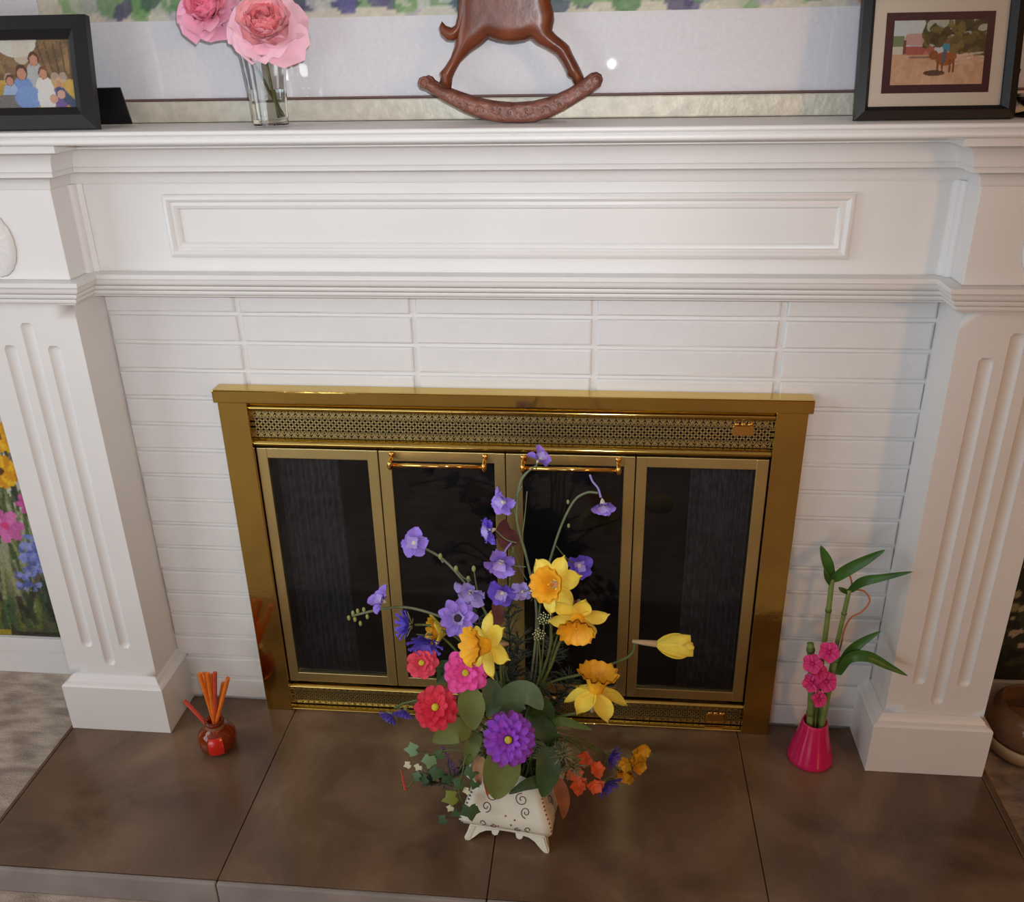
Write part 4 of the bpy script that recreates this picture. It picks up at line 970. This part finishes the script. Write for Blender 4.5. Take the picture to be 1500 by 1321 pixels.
# stalk C: left upper
b = base_pt(); Cq = thing('delphinium', 'violet delphinium stalk leaning left with one open star floret at its tip', 'flower', b)
cp = [b, at(745, 1000, -.25), at(715, 905, -.235), at(682, 855, -.23), at(650, 820, -.22), at(622, 803, -.22)]
obj('stem', MB().tube(spline(cp, 8), .0021, 6), GSTD, Cq, smooth=True)
floret(Cq, (607, 795), -.22, screen(-.25, .1, .9), 1.02, 'v', .3, .10); p = floret(Cq, (690, 866), -.235, screen(-.3, -.5, .6), 1.1, 'p', .6, .6)
for q, j in (((668, 833), (690, 850)), ((694, 833), (700, 868)), ((686, 848), (692, 870)), ((645, 815), (650, 822))):
    pb = bud(Cq, q, -.225, .9); sprig(Cq, pb, at(*j, -.23))
# stalk D: left lower with bud tip
b = base_pt(); Dq = thing('delphinium', 'low violet delphinium stalk reaching left with green buds at its tip', 'flower', b)
dp = [b, at(730, 1000, -.26), at(690, 925, -.26), at(650, 905, -.26), at(605, 891, -.255), at(572, 890, -.25), at(540, 896, -.25), at(516, 902, -.25)]
obj('stem', MB().tube(spline(dp, 8), .0022, 6), GSTD, Dq, smooth=True)
floret(Dq, (560, 880), -.252, screen(-.6, .45, .6), .85, 'v', .8, .4)
for q in ((511, 905), (517, 898), (524, 895), (520, 907), (528, 913), (533, 893), (538, 903)): bud(Dq, q, -.25, .75, mat('lime_bud', (150, 150, 84), .7))

# --- anemone
def rayflower(name, label, px_, Y, d, rings_, ctr, s=1.0, leaves=(), spin=0.0, via=None, stem=True, base=None):
    p = at(*px_, Y); b = base_pt() if base is None else base; root = thing(name, label, 'flower', b); Mh = frame_at(p, d, spin) @ Matrix.Scale(s, 4)
    rnd = random.Random(int(px_[0]*7))
    if stem:
        pts = [b, b+Vector((0, 0, .04))] + ([at(*q) for q in via] if via else [b.lerp(p, .6)+Vector((0, 0, .02))]) + [p-Vector(d)*.012]
        obj('stem', MB().tube(spline(pts, 6), .0020, 6), GST, root, smooth=True)
    for me, n, tilt, r0, sc_, z0, ph in rings_: ring(root, root, me, Mh, n, tilt, r0, ph, .09, sc_, z0, rnd=rnd)
    for cm, r, z in ctr: obj('center', MB().sphere((0, 0, 0), r, 12, (1, 1, .6)).xf(Mh @ Matrix.Translation((0, 0, z))), cm, root, smooth=True)
    for lp, wd, lm in leaves: blade('leaf', lp, wd, lm, root, .18)
    return root
AN = petal_mesh('petal', .028, .019, PURP, .35, -.05, 1.5, .5, ruffle=.0008); ANP = petal_mesh('petal', .016, .012, PALE, .4, .1, 1.3, .4)
DARKC = mat('dark_flower_eye', (46, 34, 48), .8); YEL = mat('yellow_flower_eye', (196, 186, 44), .7, var=.2, vscale=200)
rayflower('anemone', 'purple anemone with a dark eye beside the sideways daffodil', (671, 905), -.275, screen(-.05, .10, 1), [(AN, 9, .15, .004, 1, -.002, 0), (AN, 8, .40, .004, .88, 0, .3), (ANP, 5, .75, .004, .8, .001, .2)], [(DARKC, .0070, .002)])
# --- zinnias
OLV = mat('olive_leaf', (104, 116, 58), .5, var=.14, vscale=30); DKG = mat('dark_green_leaf', (56, 80, 40), .5, var=.2, vscale=30); SAGE = mat('sage_leaf', (88, 108, 74), .55, var=.15, vscale=30)
def zin(m_, L=.026, W=.0125): return petal_mesh('petal', L, W, m_, .35, -.10, 1.6, .6, ruffle=.0010)
REDP = mat('crimson_petal', (214, 38, 66), .55, var=.14, vscale=70, sss=.08); ROSEP = mat('coral_red_petal', (220, 66, 92), .55, var=.12, vscale=70, sss=.08); MAGP = mat('magenta_petal', (232, 76, 164), .55, var=.14, vscale=70, sss=.08); VIO = mat('bright_purple_petal', (150, 62, 206), .55, var=.16, vscale=70, sss=.08); VIO2 = mat('plum_petal', (140, 54, 150), .55, var=.16, vscale=70)
Lf = lambda pts, Y0: [at(x, y, Y0-.006*i) for i, (x, y) in enumerate(pts)]
zr = zin(REDP, .031, .023)
rayflower('zinnia', 'large crimson zinnia with a yellow eye low on the left of the bouquet', (638, 1036), -.345, screen(-.12, .42, .9), [(zr, 12, .05, .006, 1, -.005, 0), (zr, 10, .30, .005, .92, -.002, .2), (zr, 8, .62, .004, .72, 0, .1)], [(YEL, .0062, .003)],
          leaves=[(Lf([(688, 1008), (690, 1030), (692, 1050), (693, 1070)], -.33), .044, OLV), (Lf([(690, 1072), (672, 1068), (652, 1076), (633, 1086)], -.335), .042, OLV)], via=[(700, 1060, -.30)])
zr2 = zin(ROSEP, .022, .020)
rayflower('zinnia', 'small coral red zinnia in front of the brass door stile', (618, 971), -.30, screen(-.05, .30, .95), [(zr2, 9, .1, .004, 1, -.004, 0), (zr2, 8, .45, .003, .85, -.001, .3), (zr2, 5, .8, .003, .6, 0, 0)], [(YEL, .0050, .004)],
          leaves=[(Lf([(640, 975), (655, 980), (648, 992), (640, 1000)], -.28), .028, DKG)], via=[(690, 1040, -.28), (650, 990, -.28)])
zm = zin(MAGP, .032, .026)
rayflower('zinnia', 'bright magenta zinnia tucked under the sideways daffodil', (682, 985), -.315, screen(-.05, .15, 1), [(zm, 11, .1, .005, 1, -.004, 0), (zm, 9, .4, .005, .88, -.001, .3), (zm, 6, .8, .003, .6, 0, 0)], [(YEL, .0058, .004)],
          leaves=[(Lf([(712, 995), (722, 1015), (722, 1035), (714, 1050)], -.29), .034, SAGE)], via=[(710, 1050, -.29)])
zv = zin(VIO, .036, .0175); zv2 = zin(VIO2, .037, .017)
rayflower('zinnia', 'large ruffled purple zinnia drooping over the planter rim', (745, 1083), -.362, screen(-.08, .20, 1), [(zv2, 17, -.10, .005, 1.06, -.006, 0), (zv, 16, .08, .005, 1.0, -.003, .2), (zv, 13, .35, .005, .82, 0, .1), (zv, 10, .75, .005, .50, .001, .3)], [(DARKC, .0085, .000), (YEL, .0062, .006)],
          leaves=[(Lf([(738, 1095), (736, 1120), (731, 1148), (726, 1171)], -.352), .060, OLV), (Lf([(735, 1048), (752, 1022), (775, 1016), (795, 1040)], -.30), .050, SAGE), (Lf([(790, 1060), (795, 1045), (790, 1030), (775, 1018)], -.29), .040, DKG)], via=[(745, 1110, -.32)])
# --- cornflowers
BLU = mat('cornflower_blue', (92, 76, 190), .6, var=.2, vscale=80); BLUP = petal_mesh('petal', .020, .0075, BLU, .3, .1, .5, .9, ruffle=.001); SEP = petal_mesh('sepal', .017, .004, mat('pale_sepal', (176, 176, 120), .7), .2, .1, .9, .05)
def cornflower(label, px_, Y, d, s, via=None, sep=True):
    root = rayflower('cornflower', label, px_, Y, d, [(BLUP, 11, .45, .003, 1, 0, 0), (BLUP, 8, .85, .002, .8, 0, .2)], [(mat('cornflower_eye', (70, 50, 140), .8), .004, .002)], s, via=via)
    if sep:
        p = at(*px_, Y); Mh = frame_at(p, d) @ Matrix.Scale(s, 4)
        ring(root, root, SEP, Mh, 6, .35, .002, .1, .1, 1, -.005, part='sepal')
    return root
cornflower('violet blue cornflower with spiky pale sepals beneath the low delphinium', (598, 915), -.27, screen(-.75, .1, .5), 1.2, via=[(690, 960, -.27), (640, 920, -.27)])
cornflower('wide violet blue cornflower just above the coral zinnia', (624, 938), -.28, screen(-.1, -.6, .7), 1.5, via=[(690, 980, -.27), (650, 935, -.27)])
cornflower('tiny violet cornflower hanging farthest left near the brass grille', (572, 1046), -.27, screen(-.5, -.7, .4), .95, via=[(690, 1070, -.27), (610, 1030, -.265)])
cornflower('tiny violet cornflower close to the large crimson zinnia', (592, 1040), -.28, screen(-.2, -.85, .4), .95, via=[(690, 1065, -.27), (625, 1028, -.275)])
cornflower('dark violet cornflower above the orange blossoms', (893, 1108), -.27, screen(.7, -.2, .5), 1.0, via=[(830, 1080, -.27), (868, 1096, -.27)])
cornflower('dark violet cornflower sagging below the orange blossoms', (888, 1146), -.28, screen(.55, -.6, .5), 1.2, via=[(830, 1085, -.27), (862, 1110, -.275)])
# --- orange blossoms and golden spray
ORG = mat('salmon_orange_petal', (232, 116, 70), .55, var=.16, vscale=60); GOLD = mat('golden_petal', (222, 162, 30), .55, var=.2, vscale=60)
OPET = petal_mesh('petal', .020, .017, ORG, .5, .1, 1.4, .3); GPET = petal_mesh('petal', .014, .014, GOLD, .5, .1, 1.5, .4)
def cluster(name, label, me, spots, Y, s, via, n=5):
    b = base_pt(); root = thing(name, label, 'flower', b); P = [at(x, y, Y) for x, y in spots]
    obj('stem', MB().tube(spline([b, b+Vector((0, 0, .05))]+[at(*q) for q in via]+[P[0], P[-1]], 6), .0018, 6), GST, root, smooth=True)
    for k, p in enumerate(P):
        d = screen(random.uniform(-.5, .6), random.uniform(-.3, .4), .8); Mh = frame_at(p, d, k) @ Matrix.Scale(s, 4)
        o = obj('blossom', MB().sphere((0, 0, 0), .003, 7), me.materials[0], root, smooth=True, M=rel(root, Mh))
        for q in range(n): link('petal', me, o, Matrix.Rotation(2*PI*q/n, 4, 'Z') @ Matrix.Rotation(-.55-random.uniform(-.25, .25), 4, 'Y'))
    return root
cluster('alstroemeria', 'salmon orange blossoms hanging beside the planter', OPET, [(856, 1110), (872, 1126), (848, 1150), (872, 1148), (842, 1130)], -.30, .95, [(810, 1075, -.28), (845, 1092, -.29)])
cluster('goldenrod', 'golden yellow blossom spray hovering over the dark hearth', GPET, [(912, 1132), (920, 1118), (933, 1120), (940, 1106), (945, 1094), (924, 1134), (936, 1112)], -.255, 1.25, [(820, 1070, -.27), (880, 1100, -.26)])
# --- white umbels
UMB = mat('creamy_umbel', (206, 206, 160), .7)
for lab, q, Y in (('small creamy umbel between the two upright daffodils', (797, 906), -.285), ('small creamy umbel on the stem below the topmost daffodil', (789, 929), -.29)):
    b = base_pt(); u = thing('umbel_flower', lab, 'flower', b); p = at(*q, Y)
    obj('stem', MB().tube(spline([b, b+Vector((0, 0, .08)), at(790, 990, -.28), p-Vector((0, 0, .012))], 6), .0013, 5), GST, u, smooth=True)
    mb = MB(); st_ = MB(); rnd = random.Random(3)
    for k in range(22):
        a = k*2.4; r = .0022*math.sqrt(k); c_ = p+RGT*r*math.cos(a)+UPV*r*math.sin(a)-FWD*.002*(1-k/22)
        mb.sphere(c_, .0013, 6); st_.tube([p-Vector((0, 0, .012)), c_], .0003, 4)
    obj('floret_head', mb, UMB, u, smooth=True); obj('ray_stalks', st_, GST, u, smooth=True)
# --- spikes
def spike(label, a, b_, Y, w0, mt, via):
    b = base_pt(); s = thing('flower_spike', label, 'flower', b); P0, P1 = at(*a, Y), at(*b_, Y)
    obj('stem', MB().tube(spline([b, b+Vector((0, 0, .05))]+[at(*q) for q in via]+[P0, P1], 6), .0012, 5), GST, s, smooth=True)
    mb = MB(); rnd = random.Random(2)
    for k in range(34):
        t = k/33; p = P0.lerp(P1, t); an = k*2.4; r = w0*(1-.75*t)
        ax = (P1-P0).normalized(); s1 = ax.orthogonal().normalized(); s2 = ax.cross(s1)
        mb.sphere(p+(s1*math.cos(an)+s2*math.sin(an))*r, .0019*(1.2-.5*t), 6)
    obj('floret_head', mb, mt, s, smooth=True)
spike('lilac flower spike lying among the ivy left of the planter', (668, 1131), (647, 1093), -.30, .0038, mat('lilac_spike', (136, 88, 160), .7, var=.2, vscale=90), [(690, 1100, -.29)])
spike('slender coral pink flower spike, outermost left over the hearth tiles', (594, 1157), (587, 1127), -.28, .0016, mat('coral_spike', (204, 84, 84), .7), [(680, 1090, -.28), (630, 1110, -.28)])
# --- ivy
IVG = mat('ivy_green', (112, 146, 106), .45, var=.2, vscale=60); IVD = mat('ivy_dark', (62, 92, 54), .45, var=.2, vscale=60); IVY_ = mat('ivy_lime', (120, 136, 56), .45, var=.2, vscale=60); IVW = mat('ivy_cream', (206, 208, 176), .5, var=.1, vscale=60)
def ivy_mesh(mt):
    pts = []
    for k in range(5):
        a = PI/2+(k-2)*2*PI/5.6; L_ = 1.0 if k == 2 else (.82 if k in (1, 3) else .62)
        pts.append((a-.40, .60)); pts.append((a-.16, L_*.82)); pts.append((a, L_)); pts.append((a+.16, L_*.82))
    pts.append((PI/2+2*2*PI/5.6+.32, .45))
    P = [(math.cos(a)*r, math.sin(a)*r) for a, r in pts] + [(0, -.22)]
    mb = MB(); n = len(P)
    mb.v = [(0, 0, .06)] + [(x, y, -.10*(x*x+y*y)) for x, y in P]; mb.f = [(0, i+1, (i+1) % n+1) for i in range(n)]
    return mb.mesh('ivy_leaf', mt, True, fix=False)
IVM = {k: ivy_mesh(m_) for k, m_ in (('g', IVG), ('d', IVD), ('y', IVY_), ('w', IVW))}
def ivy(label, pts, leaves):
    b = base_pt(); r = thing('ivy_vine', label, 'plant', b)
    obj('stem', MB().tube(spline([b, b+Vector((0, 0, .06))]+[at(*q) for q in pts], 6), .0013, 5), GST, r, smooth=True)
    for x, y, Y, s, k, an in leaves:
        p = at(x, y, Y); d = screen(random.uniform(-.3, .3), random.uniform(.0, .5), .9)
        M = Matrix.Translation(p) @ Matrix((RGT, UPV, -FWD)).transposed().to_4x4() @ Matrix.Rotation(an, 4, 'Z') @ Matrix.Rotation(random.uniform(-.5, .1), 4, 'X') @ Matrix.Scale(s, 4)
        link('leaf', IVM[k], r, rel(r, M))
ivy('grey green ivy vine reaching left toward the coral spike', [(690, 1098, -.31), (660, 1098, -.31), (630, 1105, -.31), (606, 1098, -.31)],
    [(606, 1098, -.312, .018, 'g', 1.6), (629, 1112, -.318, .019, 'g', 3.0), (598, 1120, -.312, .010, 'w', 2.0), (613, 1123, -.318, .011, 'w', 2.6), (645, 1105, -.315, .014, 'd', 2.2), (640, 1130, -.315, .020, 'd', 2.8), (622, 1140, -.30, .017, 'd', 2.0), (655, 1140, -.32, .016, 'd', 3.4), (612, 1138, -.30, .014, 'd', 1.2)])
ivy('variegated ivy vine trailing down the front corner of the planter', [(688, 1105, -.33), (678, 1130, -.345), (672, 1160, -.35), (684, 1185, -.35)],
    [(663, 1168, -.352, .020, 'y', 1.9), (688, 1186, -.358, .024, 'd', 3.3), (674, 1146, -.348, .017, 'd', 2.4), (684, 1158, -.350, .011, 'w', 2.0), (660, 1183, -.346, .010, 'w', 2.6), (690, 1128, -.346, .018, 'd', 3.2), (668, 1190, -.345, .013, 'd', 2.4), (695, 1148, -.352, .014, 'd', 2.9), (650, 1200, -.33, .014, 'd', 2.2)])
# --- loose blades and leaves
def leafy(label, pts, wd, mt, name='leaf_blade'):
    b = base_pt(); r = thing(name, label, 'leaf', b); P = [at(*q) for q in pts]
    obj('stem', MB().tube(spline([b, b.lerp(P[0], .6)+Vector((0, 0, .03)), P[0]], 6), .0014, 5), GST, r, smooth=True)
    blade('leaf', P, wd, mt, r, .2); return r
leafy('dark green leaf blade crossing the planter front sideways', [(812, 1138, -.335), (790, 1143, -.345), (768, 1150, -.352), (745, 1163, -.356)], .022, DKG)
leafy('dark green leaf pointing straight down over the planter front', [(800, 1095, -.330), (803, 1120, -.346), (800, 1145, -.352), (795, 1168, -.353)], .040, DKG)
leafy('green strap leaf below the upturned daffodil', [(800, 1068, -.29), (820, 1056, -.30), (845, 1062, -.30), (868, 1069, -.30)], .015, mat('strap_leaf', (84, 108, 50), .5, var=.15, vscale=30))
leafy('terracotta brown leaf hanging off the planter corner', [(815, 1140, -.318), (822, 1158, -.325), (826, 1178, -.325), (825, 1200, -.322)], .024, mat('terracotta_leaf', (146, 84, 48), .6, var=.15, vscale=30))
leafy('tan dried leaf over the planter rim beside the ivy', [(704, 1108, -.33), (702, 1120, -.342), (700, 1135, -.346), (704, 1150, -.346)], .020, mat('tan_leaf', (176, 132, 96), .7, var=.15, vscale=30))
leafy('rust orange leaf hanging in front of the planter', [(712, 1120, -.335), (714, 1138, -.342), (715, 1152, -.343), (714, 1166, -.342)], .015, mat('rust_leaf', (180, 96, 52), .7, var=.15, vscale=30))
leafy('maroon leaf behind the tall delphinium florets', [(752, 800, -.20), (745, 790, -.2), (738, 776, -.2), (740, 760, -.2)], .034, mat('maroon_leaf', (84, 40, 36), .7, var=.2, vscale=30))
leafy('faded maroon leaf above the sideways daffodil', [(730, 915, -.24), (728, 905, -.24), (728, 893, -.24), (722, 880, -.24)], .024, mat('maroon_leaf_faded', (112, 66, 60), .7, var=.2, vscale=30))
leafy('red brown leaf between the two upright daffodils', [(826, 905, -.255), (834, 896, -.255), (846, 888, -.255), (858, 884, -.255)], .030, mat('maroon_leaf', (84, 40, 36), .7))
leafy('olive leaf under the large crimson zinnia', [(700, 1075, -.31), (692, 1092, -.325), (688, 1106, -.33), (684, 1122, -.33)], .026, OLV)
leafy('dark leaf tucked behind the purple zinnia', [(770, 1050, -.29), (790, 1062, -.30), (806, 1080, -.305), (812, 1100, -.305)], .036, DKG)
# --- filler foliage: wispy dark sprigs and the grey-green tuft
WISP = mat('dusky_foliage', (62, 70, 58), .8, var=.25, vscale=50); TUFT = mat('grey_green_tuft', (136, 134, 100), .85, var=.25, vscale=60)
def wisp(label, tip, Y, seed, mt=WISP, n=26, L_=.022):
    rnd = random.Random(seed); b = base_pt(); r = thing('fern_sprig', label, 'foliage', b); P1 = at(*tip, Y)
    pth = spline([b, b+Vector((0, 0, .07)), b.lerp(P1, .6)+Vector((0, 0, .02)), P1], 8)
    obj('stem', MB().tube(pth, .0012, 5), mt, r, smooth=True)
    mb = MB()
    for k in range(n):
        i = rnd.randint(12 if mt is TUFT else 7, len(pth)-1); p = pth[i]; d = Vector((rnd.gauss(0, 1), rnd.gauss(0, .6), rnd.gauss(.6, .6))).normalized(); e = p+d*L_*rnd.uniform(.5, 1.3)
        mb.tube([p, p.lerp(e, .5)+Vector((0, 0, .003)), e], [.0014, .0016, .0005], 4)
        q = p.lerp(e, .6)
        for s in (-1, 1): mb.tube([q, q+(d+Vector((s*.7, 0, .2))).normalized()*L_*.4], [.0008, .0003], 4)
    o = obj('needles', mb, mt, r, smooth=True); o['kind'] = 'stuff'
for k, (lab, tip, Y) in enumerate((('dusky fern sprig rising behind the tall delphinium', (745, 880, ), -.22), ('dusky fern sprig behind the dark eyed anemone', (700, 900), -.225), ('dusky fern sprig to the right of the umbels', (815, 940), -.22), ('dusky fern sprig behind the sideways daffodil', (760, 940), -.21),
                                    ('dusky fern sprig low behind the upturned daffodil', (835, 1000), -.23), ('dusky fern sprig over the magenta zinnia', (735, 985), -.24), ('dusky fern sprig in the bouquet centre', (785, 1000), -.26), ('dusky fern sprig drooping left under the ivy', (632, 1150), -.29), ('dusky fern sprig behind the large round leaf', (800, 1045), -.26))):
    wisp(lab, tip, Y, k, n=80, L_=.030)
wisp('dense grey green tuft of foliage beside the orange blossoms', (840, 1124), -.325, 31, TUFT, 240, .021)
wisp('second grey green tuft drooping over the planter corner', (826, 1108), -.335, 32, TUFT, 220, .020)
for o in bpy.data.objects:
    if '_loc' in o: del o['_loc']
